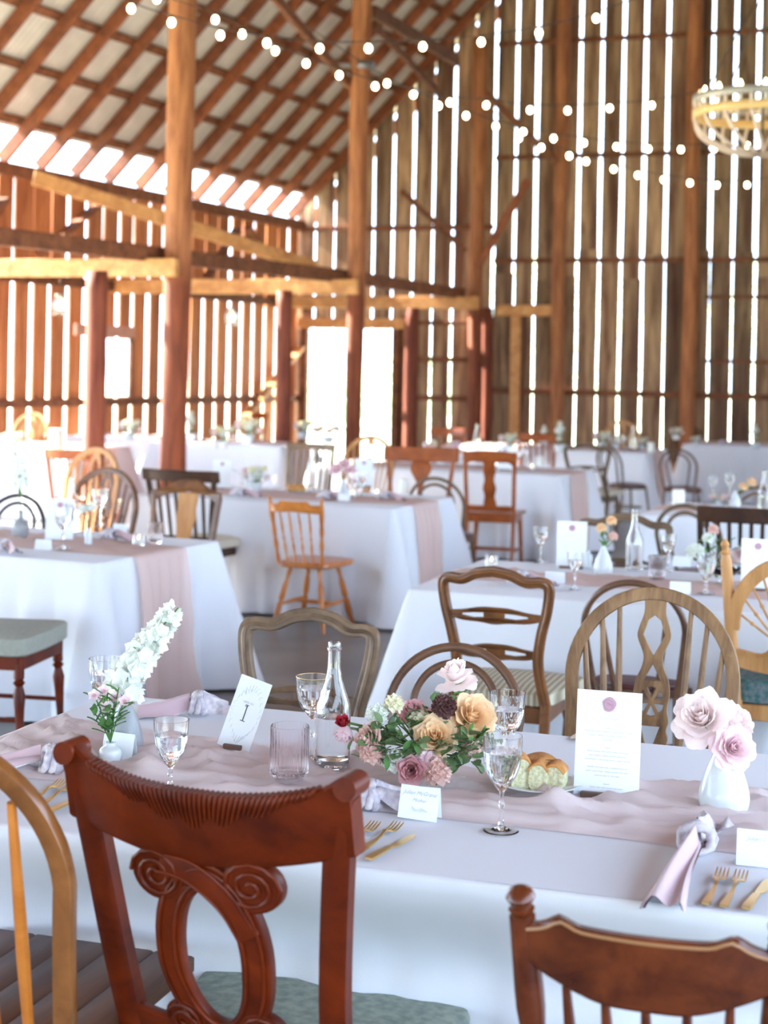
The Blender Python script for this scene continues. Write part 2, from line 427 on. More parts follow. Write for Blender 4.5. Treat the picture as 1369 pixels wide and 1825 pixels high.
# ---- roof
rf = bpy.data.objects.new('ceiling', None); C.objects.link(rf); rf['kind'] = 'structure'
SR = 8.0; RL = Vector((AD.x, AD.y, PITCH)); RU = RL.normalized()
RN = RU.cross(BD).normalized()
if RN.z < 0: RN = -RN
mr_ = MB().beam((0, 0, 0), tuple(RL * SR), .05, .17, up=tuple(RN))
ra = mr_.build('rafter', W_raft, rf, False); first = True
TR = 38.0
k = -.35
rt = []
while k < TR: rt.append(k); k += .735
for q in rt:
    p = CORNER - BD * q + Vector((0, 0, ZE + .05))
    if first: ra.location = p; first = False
    else:
        o = ra.copy(); C.objects.link(o); o.location = p
# purlins over the rafters
L0 = CORNER + BD * .5; L1 = CORNER - BD * TR
sp_ = .36; j = 0
while sp_ < SR:
    a = L0 + RL * sp_ + RN * .115 + Vector((0, 0, ZE + .05)); b = L1 + RL * sp_ + RN * .115 + Vector((0, 0, ZE + .05))
    MB().beam(a, b, .11, .035, up=tuple(RN)).build('purlin', W_dark, rf, False); sp_ += .50; j += 1
# corrugated sheets, one per bay, shared mesh
nc = 8
def corr(u, v):
    n_ = u * nc; am = .019 * cos(2 * pi * n_)
    return -BD * (u * .745) + RL * (.27 + v * (SR - .27)) + RN * (.147 + am)
cs = MB().grid(nc * 4, 1, corr).build('metal_sheet', M_metal, rf, True); first = True
for q in rt[:-1]:
    p = CORNER - BD * q + Vector((0, 0, ZE + .05))
    if first: cs.location = p; first = False
    else:
        o = cs.copy(); C.objects.link(o); o.location = p
# far slope of the roof, seen from nowhere in the photograph but closing the barn
p0 = CORNER + BD * .5 + RL * SR + Vector((0, 0, ZE + .2)); RR = Vector((AD.x, AD.y, -PITCH))
q4 = [p0, p0 - BD * (TR + .5), p0 - BD * (TR + .5) + RR * SR, p0 + RR * SR]
MB().add([p + Vector((0, 0, h_)) for h_ in (0, .05) for p in q4], [(0, 1, 2, 3), (7, 6, 5, 4), (0, 4, 5, 1), (1, 5, 6, 2), (2, 6, 7, 3), (3, 7, 4, 0)]).build('far_roof_slope', W_dark, rf, False)

# ---- posts
def log(px, Y, z1, r, label, lean=0, mat=None, name='log_post', r2=None):
    b = D(px, HY, Y); b.z = 0; rs = []; sd = px * .013
    t = thing(name, label, 'post', 'round log posts of the barn', (b.x, b.y, 0))
    pts = [(lean * z + .02 * nz(sd, z * .5), .02 * nz(sd + 7, z * .5), z) for z in [z1 * q / 14 for q in range(15)]]
    MB().tube(pts, [(r + ((r2 or r) - r) * q / 14) * (1 + .06 * nz(sd + 3, q * .7)) for q in range(15)], 12).build('log', mat or W_log, t)
    return t
def shade_foot(o):  # shade under the loft multiplied into the lower log colour, redder as well
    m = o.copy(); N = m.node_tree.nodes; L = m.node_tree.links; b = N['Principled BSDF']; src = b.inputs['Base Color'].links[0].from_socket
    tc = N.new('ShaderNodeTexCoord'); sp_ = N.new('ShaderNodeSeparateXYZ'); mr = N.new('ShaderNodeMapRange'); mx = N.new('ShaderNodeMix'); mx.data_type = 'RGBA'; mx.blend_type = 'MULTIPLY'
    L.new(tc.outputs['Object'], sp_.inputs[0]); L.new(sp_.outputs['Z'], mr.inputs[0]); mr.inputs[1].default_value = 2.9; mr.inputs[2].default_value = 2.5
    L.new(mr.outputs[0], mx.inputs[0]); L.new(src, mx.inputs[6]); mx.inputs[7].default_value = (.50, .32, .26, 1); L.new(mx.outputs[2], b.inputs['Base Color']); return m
W_shade_foot = shade_foot(W_log); W_shade_foot.name = 'log_wood_with_reddish_shaded_foot'
def atS(sx, back=.14): return CORNER + AD * sx - NB * back
W_logd = wood('log_wood_dark', (92, 34, 18), (140, 72, 44), .75, 'Z', 7, .05, .6)
log(313, 17.1, 7.2, .138, 'thickest round log post, nearest of the tall posts along the loft', mat=W_shade_foot, r2=.16)
log(632, 20.4, 7.2, .108, 'tall round log post standing in front of the bright doorway', mat=W_shade_foot, r2=.135)
log(846, 24.7, 6.8, .105, 'tall round log post where the loft meets the end wall, beside the paired narrow gaps', mat=W_shade_foot, r2=.12)
log(993, 24.40, 8.0, .10, 'tall round log post against the end wall, right of the short cross header', r2=.115)
log(1228, 23.75, 9.3, .115, 'tall round log post against the end wall, below the chandelier side', r2=.115)
log(170, 16.15, zz(2.26), .108, 'short dark log post under the first loft beam', mat=W_logd)
log(505, 19.5, zz(2.26), .098, 'short dark log post under the second loft beam', mat=W_logd)
log(734, 23.7, zz(2.24), .105, 'short dark log post under the third loft beam, right of the doorway', mat=W_logd)
log(868, 24.9, zz(2.3), .085, 'slim reddish log post under the short header on the end wall', mat=W_logd)
# metal band on the second post
bb = D(647, 118, 20.4)
tb = thing('metal_band', 'grey metal band strapped round the second tall log post', 'band', loc=(bb.x, bb.y, bb.z))
MB().lathe([(.128, -.05), (.150, -.05), (.150, .05), (.128, .05), (.128, -.05)], 20).build('strap', plain('steel', (150, 150, 150), .35, .9), tb)
MB().box((-.25, -.02, 0), (.25, .06, .05), None, .004).build('bracket', MATS['steel'], tb, False)

def timber(a, b, wd, ht, name, label, mat, up=(0, 0, 1), cat='beam', group=None):
    o = MB().beam(a, b, wd, ht, up=up, bev=.006).build(name, mat, None, False)
    o['label'] = label; o['category'] = cat
    if group: o['group'] = group
    return o
def hp(px, Y, z): q = D(px, HY, Y); q.z = z; return q
# cross beams of the loft, cut ends showing past the tall posts
for px, Y, lb in ((313, 17.1, 'first pale loft cross beam, its sawn end showing right of the thickest post'), (632, 20.4, 'second pale loft cross beam, ending at the tall post before the doorway'), (846, 24.5, 'third pale loft cross beam, over the top of the doorway')):
    c = hp(px, Y, zz(2.34)) + (-NB) * .24
    timber(c + AD * .12, c - AD * 3.55, .10, .19, 'loft_cross_beam', lb, W_new)
# rim beams on top of them, post to post
p1, p2, p3 = hp(313, 17.1, 0), hp(632, 20.4, 0), hp(846, 24.6, 0)
h = Vector((0, 0, zz(2.40) + .08)); o_ = NL * .22
pm = p1 - (p2 - p1) * 1.2
timber(pm + o_ + h, p1 + o_ + h, .09, .17, 'loft_rim_beam', 'dark loft rim beam on the left of the thickest post', W_dark)
timber(p1 + o_ + h, p2 + o_ + h, .09, .17, 'loft_rim_beam', 'dark loft rim beam between the thickest post and the post before the doorway', W_dark)
timber(p2 + o_ + h, p3 + o_ + h, .09, .17, 'loft_rim_beam', 'dark loft rim beam between the doorway post and the end wall', W_dark)
# yellow board sloping across the loft
timber(D(60, 316, 18.2), D(300, 392, 19.0), .04, .17, 'sloping_board', 'yellow board sloping down from the eave, left of the thickest post', W_new, cat='board')
timber(D(330, 402, 19.1), D(562, 476, 20.2), .04, .17, 'sloping_board', 'yellow board sloping down across the loft, right of the thickest post', W_new, cat='board')
# header frame on the end wall
timber(atS(3.42, .2) + Vector((0, 0, zz(2.27))), atS(4.5, .2) + Vector((0, 0, zz(2.27))), .08, .17, 'wall_header', 'pale short cross header on the end wall left of a tall post', W_new)
timber(atS(3.72, .14) , atS(3.72, .14) + Vector((0, 0, zz(2.2))), .16, .06, 'wall_stud', 'pale flat upright stud under the short cross header', W_new, up=tuple(NB), cat='stud')
# diagonal braces
for a, b, wd, ht, lb, mt in (
    (D(488, -8, 18.6), D(622, 150, 20.4), .07, .12, 'dark diagonal brace running down to the metal band', W_dark),
    (D(664, 20, 20.6), D(815, 108, 23.6), .08, .17, 'reddish sloping tie beam high between the posts', W_dark),
    (D(668, 44, 20.5), D(790, 175, 22.4), .06, .10, 'thin dark brace falling right from the doorway post', W_dark),
    (D(868, 166, 24.2), D(992, 290, 24.1), .06, .11, 'dark brace falling right towards the end wall post', W_dark),
    (D(942, 320, 24.2), D(850, 478, 24.4), .06, .12, 'brown knee brace rising right from the loft corner', W_raft),
    (D(716, 340, 24.9), D(830, 448, 24.6), .05, .09, 'thin dark knee brace beside the gable end of the loft', W_dark)):
    timber(a, b, wd, ht, 'diagonal_brace', lb, mt, cat='brace')
# bushes and trees outside, seen only through the openings
def bush(x, y, r, hgt, label, n=420):
    t = thing('tree' if hgt > 3 else 'bush', label, 'tree' if hgt > 3 else 'bush', 'greenery outside the barn', (x, y, 0)); m = MB()
    for _ in range(n):
        a = random.uniform(0, 2 * pi); q = random.random() ** .5; zc = random.uniform(.15, 1) * hgt; rr = r * q * sqrt(max(.1, 1 - ((zc / hgt - .5) * 1.7) ** 2))
        c = Vector((rr * cos(a), rr * sin(a), zc)); s_ = random.uniform(.12, .3); u_ = Vector((random.gauss(0, 1), random.gauss(0, 1), random.gauss(0, 1))).normalized(); v_ = u_.orthogonal().normalized()
        m.add([c - u_ * s_, c + v_ * s_ * .6, c + u_ * s_, c - v_ * s_ * .6], [(0, 1, 2, 3)])
    m.v = [(a_, b_, max(0.0, c_ - .18)) for a_, b_, c_ in m.v]
    fo = m.build('foliage', M_leafy, t, False); fo['kind'] = 'stuff'
    if hgt > 3: MB().tube([(0, 0, 0), (.05, 0, hgt * .4), (0, .05, hgt * .8)], [.12, .09, .03], 7).build('trunk', W_dark, t)
bush(-2.0, 45, 1.6, 1.7, 'low bush outside the doorway, left side'); bush(.6, 50, 1.8, 2.2, 'rounder bush outside the doorway, right side')
for k, (x, y) in enumerate(((6, 58), (14, 56), (22, 60), (32, 54))): bush(x, y, 4, 6.0, ('first', 'second', 'third', 'fourth')[k] + ' tree from the doorway, seen through the end wall gaps', 420)
# ================================================================ TABLES
M_cloth = plain('white_tablecloth', (226, 226, 232), .85, spec=.15, bump=.08, bscale=300, sheen=.1)
M_run = translucent('blush_gauze', (246, 228, 226), .22, .12, bump=.3)
M_run2 = translucent('blush_gauze_far', (240, 210, 200), .25, .25)
M_tabwood = wood('table_wood', (90, 60, 40), (130, 90, 60), .6, 'N')
TH = .76
class Table: pass
def fold(x, sd): return .5 * sin(x * 1.0 + sd) + .3 * sin(x * 2.3 + sd * 2.1) + .2 * sin(x * 4.1 + sd * 3.3)
def table(org, yaw, L, W, seed, label, clabel, rlabel, inward=0.0, ends=(True, True), res=.035, hero=False, runw=.52, flare=.10):
    """org = near-left corner on the table top; yaw = clockwise angle of the long side"""
    T = Table(); T.a = Vector((cos(yaw), -sin(yaw), 0)); T.b = Vector((sin(yaw), cos(yaw), 0)); T.o = Vector((org.x, org.y, 0)); T.L, T.W, T.yaw = L, W, yaw
    T.g = lambda u, v, z=TH: T.o + T.a * u + T.b * v + Vector((0, 0, z))
    t = thing('trestle_table', label, 'table', loc=T.g(L / 2, W / 2, 0), rz=-yaw)
    MB().box((0, 0, TH - .03), (L - .03, W - .03, .025)).build('tabletop', M_tabwood, t, False)
    for sx in (-1, 1):
        for sy in (-1, 1): MB().tube([(sx * (L / 2 - .3), sy * (W / 2 - .22), 0), (sx * (L / 2 - .3), sy * (W / 2 - .22), TH - .045)], .022, 8).build('leg', M_tabwood, t)
    # cloth
    r = .02; pts = []
    def side(n_, x0, y0, x1, y1, nx, ny, tg):
        for i in range(n_): k = i / n_; pts.append((x0 + (x1 - x0) * k, y0 + (y1 - y0) * k, nx, ny, tg))
    def corner(cx, cy, a0):
        for i in range(6): a = a0 + (pi / 2) * i / 6; pts.append((cx + r * cos(a), cy + r * sin(a), cos(a), sin(a), 'c'))
    nL = int(L / res); nW = int(W / res)
    side(nL, r, 0, L - r, 0, 0, -1, 'n'); corner(L - r, r, -pi / 2)
    side(nW, L, r, L, W - r, 1, 0, 'r'); corner(L - r, W - r, 0)
    side(nL, L - r, W, r, W, 0, 1, 'f'); corner(r, W - r, pi / 2)
    side(nW, 0, W - r, 0, r, -1, 0, 'l'); corner(r, r, pi)
    cn = [(0, 0), (L, 0), (L, W), (0, W)]
    def outd(x, y, d, tg):
        k = d / TH; dc = min(sqrt((x - a) ** 2 + (y - b) ** 2) for a, b in cn)
        sp = x if tg in 'nf' else y
        o = .010 + .03 * k + .055 * k ** 1.1 * fold(sp * 15 + (3 if tg in 'nl' else 0), seed)
        o += flare * k * exp(-(dc / .10) ** 2) * 2.1 + .035 * k * exp(-((dc - .34) / .07) ** 2)
        o -= .045 * k * exp(-((dc - .2) / .06) ** 2)
        o += .010 * k * nz(sp * 3.3, d * 6, seed) + .006 * nz(sp * 9 + d * 7, d * 5, seed + 3) * min(1, k * 3)
        if inward and tg == 'n': q = min(1, d / .26); o -= inward * q * q * (3 - 2 * q) * min(1, dc / .5)
        return o
    T.out = outd
    m = MB(); n = len(pts); J = 16 if not hero else 22
    m.v += [(x, y, TH + .0005) for x, y, a, b, tg in pts]
    m.v += [(x + a * .005, y + b * .005, TH - .0015) for x, y, a, b, tg in pts]
    m.v += [(x + a * .009, y + b * .009, TH - .006) for x, y, a, b, tg in pts]
    for j in range(1, J + 1):
        d = (TH - .015) * j / J
        m.v += [(x + a * outd(x, y, d, tg), y + b * outd(x, y, d, tg), TH - d) for x, y, a, b, tg in pts]
    rows = len(m.v) // n
    for j in range(rows - 1):
        for i in range(n): l = (i + 1) % n; m.f.append((j * n + i, (j + 1) * n + i, (j + 1) * n + l, j * n + l))
    m.f = [tuple(reversed(f)) if len(f) == 4 else f for f in m.f]
    m.grid(30, 12, lambda u, v: (L * u, W * v, TH + .0005 + .0012 * max(0, nz(u * L * 5, v * W * 5, seed))))
    o = m.build('tablecloth', M_cloth); o.location = T.o; o.rotation_euler = (0, 0, -yaw); tag(o, clabel, 'tablecloth')
    # runner with crumpled gauze
    ov = TH - .03; tot = L + 2 * ov if not hero else L + 2 * ov
    if hero:
        def hgt(u, v):
            w_ = 0
            for (kx, ky, ph, am, wp) in ((7, 22, 0, .016, 1.6), (-9, 30, 1.7, .011, 2.3), (3.5, 17, 4.2, .014, 3.1), (19, 9, 2.2, .007, 1.1)):
                q = abs(sin(kx * u + ky * v + ph + wp * nz(u * 2.2, v * 5, ph) * 2)); w_ += am * (1 - q) ** 2.0
            return w_ * (.72 + 1.05 * max(0, nz(u * 3.1, v * 3, 5) + .35))
    else:
        def hgt(u, v):
            w_ = 0
            for (kx, ky, ph, am) in ((8, 20, 0, .014), (-11, 31, 1.7, .010), (17, 9, 2.2, .008)):
                q = abs(sin(kx * u + ky * v + ph + seed + 3 * nz(u * 2, v * 5, ph + seed))); w_ += am * (1 - q) ** 2
            return w_
    T.hgt = hgt
    nu = int(tot / (.012 if hero else .03)); nv = 44 if hero else 20
    def rn(i, j):
        s_ = -ov + i * tot; wv = runw * (1 + .14 * sin(s_ * 3.1 + seed) + .06 * nz(s_ * 4, seed))
        cv = W / 2 + .035 * sin(s_ * 2.1 + seed * 2) + (.02 * nz(s_ * 2.5, seed + 5))
        v = cv + (j - .5) * wv
        if 0 <= s_ <= L:
            ed = min(1, min(j, 1 - j) * 9)
            z = TH + .003 + hgt(s_, v - cv) * ed * min(1, min(s_, L - s_) * 8 + .15)
            return (s_, v, z)
        d = -s_ if s_ < 0 else s_ - L
        wv *= (1 - .12 * d); v = cv + (j - .5) * wv
        tg = 'l' if s_ < 0 else 'r'; e = outd(0 if s_ < 0 else L, min(max(v, 0), W), d, tg) + .012 + .015 * (1 + sin(j * 30 + seed + d * 1.2)) * min(1, d * 6)
        return (-e if s_ < 0 else L + e, v, TH + .003 - d)
    o = MB().grid(nu, nv, rn).build('table_runner', M_run if hero else M_run2); o.location = T.o; o.rotation_euler = (0, 0, -yaw); tag(o, rlabel, 'runner')
    return T
# table 1, the laid table in front
c1 = P(195, 1238, TH); c2 = P(1369, 1345, TH); dd = (c2 - c1); yaw1 = atan2(-dd.y, dd.x)
W1 = 1.19; b1 = Vector((sin(yaw1), cos(yaw1), 0))
T1 = table(c1 - b1 * W1, yaw1, 3.0, W1, 1.3, 'front trestle table hidden under white cloth', 'white tablecloth on the front table, nearest of all', 'crumpled blush gauze runner along the front table', inward=.22, hero=True, runw=.48, res=.03)
def tab(nr, yaw, L, W, seed, nm, left=False, **k):
    c = P(nr[0], nr[1], TH); a = Vector((cos(yaw), -sin(yaw), 0)); org = c if left else c - a * L
    return table(org, yaw, L, W, seed, 'trestle table hidden under white cloth, ' + nm, 'white floor length tablecloth on the ' + nm, 'blush gauze runner on the ' + nm, **k)
yw = radians(22)
T2 = tab((172, 1004), radians(23.5), 2.4, 1.12, 2.7, 'left middle table behind the front one')
T3 = tab((700, 907), yw, 1.95, 1.15, 4.1, 'centre table with the orange spindle chair')
T4 = tab((996, 849), yw, 2.4, 1.15, 5.3, 'table behind the vase splat chair')
T5 = tab((1150, 808), yw, 2.4, 1.15, 6.9, 'table second from the end wall')
T6 = tab((1219, 791), yw, 2.6, 1.15, 8.1, 'far right table closest to the end wall', left=True)
T7 = tab((730, 1050), radians(19), 3.0, 1.15, 9.4, 'right middle table behind the wheelback chair', left=True, runw=.42)
T8 = tab((1142, 917), radians(20), 2.6, 1.15, 10.2, 'right table behind the slatted dark chair', left=True)
T9 = tab((128, 802), yw, 1.7, 1.15, 11.7, 'sunlit table on the far left')
T10 = tab((262, 782), yw, 1.15, 1.0, 12.9, 'sunlit table behind the first short post')
T11 = tab((500, 796), yw, 1.7, 1.0, 14.2, 'sunlit table left of the doorway')
# ================================================================ CHAIRS
WD = {
 'red': wood('polished_red_wood', (66, 16, 2), (112, 38, 5), .42, 'N', 5, 0, .08, coat=.05),
 'brown': wood('dark_varnished_wood', (66, 24, 10), (116, 54, 24), .26, 'N', 6, 0, .08, coat=.4),
 'honey': wood('honey_varnished_wood', (176, 96, 32), (214, 132, 60), .3, 'N', 6, 0, .06, coat=.3),
 'oak': wood('greyed_oak', (98, 68, 44), (160, 122, 84), .5, 'Z', 12, 0, .25),
 'bent': wood('worn_bentwood', (78, 52, 38), (128, 90, 66), .35, 'N', 5, 0, .1, coat=.3),
 'walnut': wood('walnut_stain', (84, 50, 26), (138, 88, 50), .35, 'N', 6, 0, .12, coat=.3),
 'grey': wood('greyish_worn_wood', (84, 66, 52), (134, 108, 84), .45, 'N', 6, 0, .2),
 'dark': wood('dark_stained_wood', (42, 25, 15), (78, 48, 30), .4, 'N', 6, 0, .1),
 'amber': wood('amber_board', (176, 116, 58), (206, 148, 86), .4, 'Z', 8, 0, .1),
 'warm': wood('warm_orange_wood', (130, 62, 24), (172, 92, 44), .32, 'N', 6, 0, .08, coat=.3),
 'golden': wood('golden_wood', (164, 112, 64), (206, 152, 98), .45, 'Z', 9, 0, .12),
 'black': wood('blackened_wood', (28, 24, 24), (58, 52, 50), .3, 'N', 6, 0, .05),
}
for k_, m_ in WD.items(): m_.node_tree.nodes['Principled BSDF'].inputs['Specular IOR Level'].default_value = .22 if k_ == 'red' else .34
FB = {
 'sage': plain('sage_damask', (126, 138, 128), .8, c2=(160, 166, 152), vscale=42, bump=.2, bscale=300),
 'greygreen': plain('grey_green_felt', (158, 158, 146), .95, bump=.3, bscale=400, var=.06, vscale=60),
 'cream': plain('cream_linen', (206, 196, 178), .9, bump=.2, bscale=300),
 'maroon': plain('maroon_leather', (92, 44, 44), .35, bump=.05, bscale=60),
 'teal': plain('teal_patterned', (40, 96, 92), .85, c2=(116, 120, 124), vscale=55, bump=.2, bscale=200),
 'rush': plain('striped_cream_fabric', (190, 176, 150), .9, bump=.3, bscale=200),
}
def stripe_mat():
    m, t, b = newmat('striped_fabric'); N = t.nodes; L = t.links
    tc = N.new('ShaderNodeTexCoord'); wv = N.new('ShaderNodeTexWave'); wv.wave_type = 'BANDS'; wv.bands_direction = 'X'; wv.inputs['Scale'].default_value = 14; wv.inputs['Distortion'].default_value = .6
    r = N.new('ShaderNodeValToRGB'); r.color_ramp.elements[0].color = lin((146, 134, 112)); r.color_ramp.elements[1].color = lin((206, 196, 172))
    L.new(tc.outputs['Object'], wv.inputs['Vector']); L.new(wv.outputs['Fac'], r.inputs[0]); L.new(r.outputs[0], b.inputs['Base Color']); b.inputs['Roughness'].default_value = .9
    return m
FB['stripe'] = stripe_mat()
def trap(wf, wb, dp, r=.04, n=4, bow=0.0):
    """seat outline: front at +y"""
    pts = []
    for (x, y, a0) in ((wf / 2 - r, dp / 2 - r, 0), (-wf / 2 + r, dp / 2 - r, pi / 2), (-wb / 2 + r, -dp / 2 + r, pi), (wb / 2 - r, -dp / 2 + r, 1.5 * pi)):
        if y < 0 and bow and x < 0: pass
        for i in range(n + 1):
            a = a0 + (pi / 2) * i / n; pts.append((x + r * cos(a), y + r * sin(a)))
        if y > 0 and bow and x > 0:
            for k in range(1, 8): q = k / 8; pts.append(((wf / 2 - r) * (1 - 2 * q), dp / 2 + bow * sin(pi * q)))
    return pts
class Chair:
    def __init__(s, name, label, w=.44, d=.42, sh=.45, h=.92, tilt=10, mat='walnut', bow=.03):
        s.t = thing(name, label, 'chair'); s.w, s.d, s.sh, s.h = w, d, sh, h; s.tl = tan(radians(tilt)); s.m = WD[mat]; s.bow = bow; s.hw = w / 2
    def bp(s, x, z, t=0):
        return Vector((x, -s.d / 2 - max(0, z - s.sh) * s.tl - s.bow * (1 - min(1, (x / s.hw) ** 2)) * min(1, max(0, (z - s.sh) / .25)) + t, z))
    def part(s, mb, name, m=None, ang=SH): return mb.build(name, m or s.m, s.t, True, angle=ang)
    def plate(s, outs, th, name, m=None, bev=.003):
        mb = plate2d(outs, th, bev); mb.xf(lambda p: s.bp(p.x, p.z, p.y)); return s.part(mb, name, m)
    def tube(s, xz, r, name, b=None, sq=False, closed=False, n=10, m=None, t=0):
        pts = [s.bp(x, z, t) for x, z in xz]; mb = MB(); mb.tube(pts, r, n, closed, nrm=(0, 1, .15), b=b, sq=sq); return s.part(mb, name, m)
    def rail(s, f, name, n=24, m=None, disp=None):
        """f(k) -> x, zlow, zhigh, thickness for k in 0..1"""
        rs = []
        for i in range(n + 1):
            x, z0, z1, th = f(i / n); b = min(.006, th * .3, (z1 - z0) * .3); c = []
            for zc, tt in ((z0, -th / 2 + b), (z0, th / 2 - b), (z0 + b, th / 2), (z0 + (z1 - z0) * .5, th / 2), (z1 - b, th / 2), (z1, th / 2 - b), (z1, -th / 2 + b), (z1 - b, -th / 2), (z0 + (z1 - z0) * .5, -th / 2), (z0 + b, -th / 2)):
                c.append(s.bp(x, zc, tt))
            rs.append(c)
        mb = MB(); mb.rings(rs); return s.part(mb, name, m)
    def spindle(s, x0, z0, x1, z1, prof, name='spindle', n=8, m=None):
        mb = MB(); mb.turned(s.bp(x0, z0), s.bp(x1, z1), prof, n); return s.part(mb, name, m)
    def post(s, side, xb, xt, zt, wd, th, mat=None, foot=True, nm='rear_leg'):
        pts = []; 
        if foot: pts += [(side * xb * 1.02, -s.d / 2 - .09, 0), (side * xb, -s.d / 2 - .02, s.sh * .6)]
        K = 8
        for i in range(K + 1):
            k = i / K; z = s.sh + (zt - s.sh) * k; x = xb + (xt - xb) * k ** 1.3; p = s.bp(side * x, z); pts.append(tuple(p))
        mb = MB(); mb.tube(pts, [wd / 2 * (.8 if i == 0 else 1) for i in range(len(pts))], 8, nrm=(0, 1, 0), b=th / 2, sq=True); return s.part(mb, nm, mat)
    def front_legs(s, kind='turned', xo=None, m=None, splay=.02):
        y = s.d / 2 - .04; xo = xo or s.w / 2 - .04
        for sd in (-1, 1):
            a = (sd * xo, y, s.sh - .05); b = (sd * (xo + splay), y + splay, 0)
            if kind == 'turned':
                pr = [(0, .022), (.14, .022), (.15, .016), (.18, .026), (.21, .016), (.3, .026), (.42, .021), (.8, .013), (.84, .019), (.88, .013), (1, .015)]
                s.part(MB().turned(a, b, pr, 12), 'leg', m)
            elif kind == 'square': s.part(MB().tube([a, b], [.02, .015], 8, sq=True, nrm=(0, 1, 0)), 'leg', m)
            elif kind == 'cab':
                s.part(MB().tube([a, (sd * (xo + .015), y + .02, s.sh * .7), (sd * (xo - .005), y - .005, s.sh * .3), (sd * (xo + .01), y + .02, .02), (sd * (xo + .01), y + .025, 0)], [.026, .026, .016, .014, .022], 10), 'leg', m)
            else: s.part(MB().tube([a, b], [.016, .012], 10), 'leg', m)
    def splay_legs(s, m=None, prof=None):
        pr = prof or [(0, .013), (.1, .015), (.2, .011), (.3, .019), (.5, .021), (.55, .013), (.6, .019), (.75, .019), (.9, .014), (1, .012)]
        for sx in (-1, 1):
            for sy in (-1, 1):
                s.part(MB().turned((sx * (s.w / 2 - .09), sy * (s.d / 2 - .07), s.sh - .03), (sx * (s.w / 2 - .01), sy * (s.d / 2 + .02), 0), pr, 10), 'leg', m)
        for sx in (-1, 1): x = sx * (s.w / 2 - .045); s.part(MB().turned((x, -s.d / 2 + .0, s.sh * .38), (x, s.d / 2 - .0, s.sh * .38), [(0, .008), (.5, .014), (1, .008)], 8), 'stretcher', m)
        s.part(MB().turned((-s.w / 2 + .045, 0, s.sh * .38), (s.w / 2 - .045, 0, s.sh * .38), [(0, .008), (.5, .014), (1, .008)], 8), 'stretcher', m)
    def frame(s, m=None, hgt=.06):
        for y in (-s.d / 2 + .01, s.d / 2 - .03): s.part(MB().box((0, y, s.sh - .045), (s.w - .05, .022, hgt), None, .003), 'seat_rail', m)
        for x in (-1, 1): s.part(MB().box((x * (s.w / 2 - .03), -.01, s.sh - .045), (.022, s.d - .06, hgt), None, .003), 'seat_rail', m)
    def seat(s, m, th=.04, dome=.02, wf=None, wb=None, r=.05, bow=.02, name='seat'):
        s.part(MB().slab(trap(wf or s.w + .03, wb or s.w - .05, s.d, r, 5, bow), s.sh - .015, s.sh - .015 + th, .012, dome), name, m)
    def side_str(s, z=.2, m=None):
        for x in (-1, 1): s.part(MB().tube([(x * (s.w / 2 - .03), -s.d / 2 - .04, z), (x * (s.w / 2 - .025), s.d / 2 - .03, z)], .01, 8), 'stretcher', m)
TOPX = {}
def put(ch, px, py, yaw, label=None, face=1, htop=None, group=None, xo=0):
    """stand a chair so that the middle of its back top is where the photograph has it; face=1 looks away from the camera"""
    h = htop or ch.h; p = P(px, py, h); rz = -yaw if face > 0 else pi - yaw
    off = Vector((xo, -ch.d / 2 - (h - ch.sh) * ch.tl - ch.bow * .8, 0)); off.rotate(Matrix.Rotation(rz, 3, 'Z'))
    loc = (p.x - off.x, p.y - off.y, 0)
    use(ch.t, label or ch.t['label'], loc, rz, group)

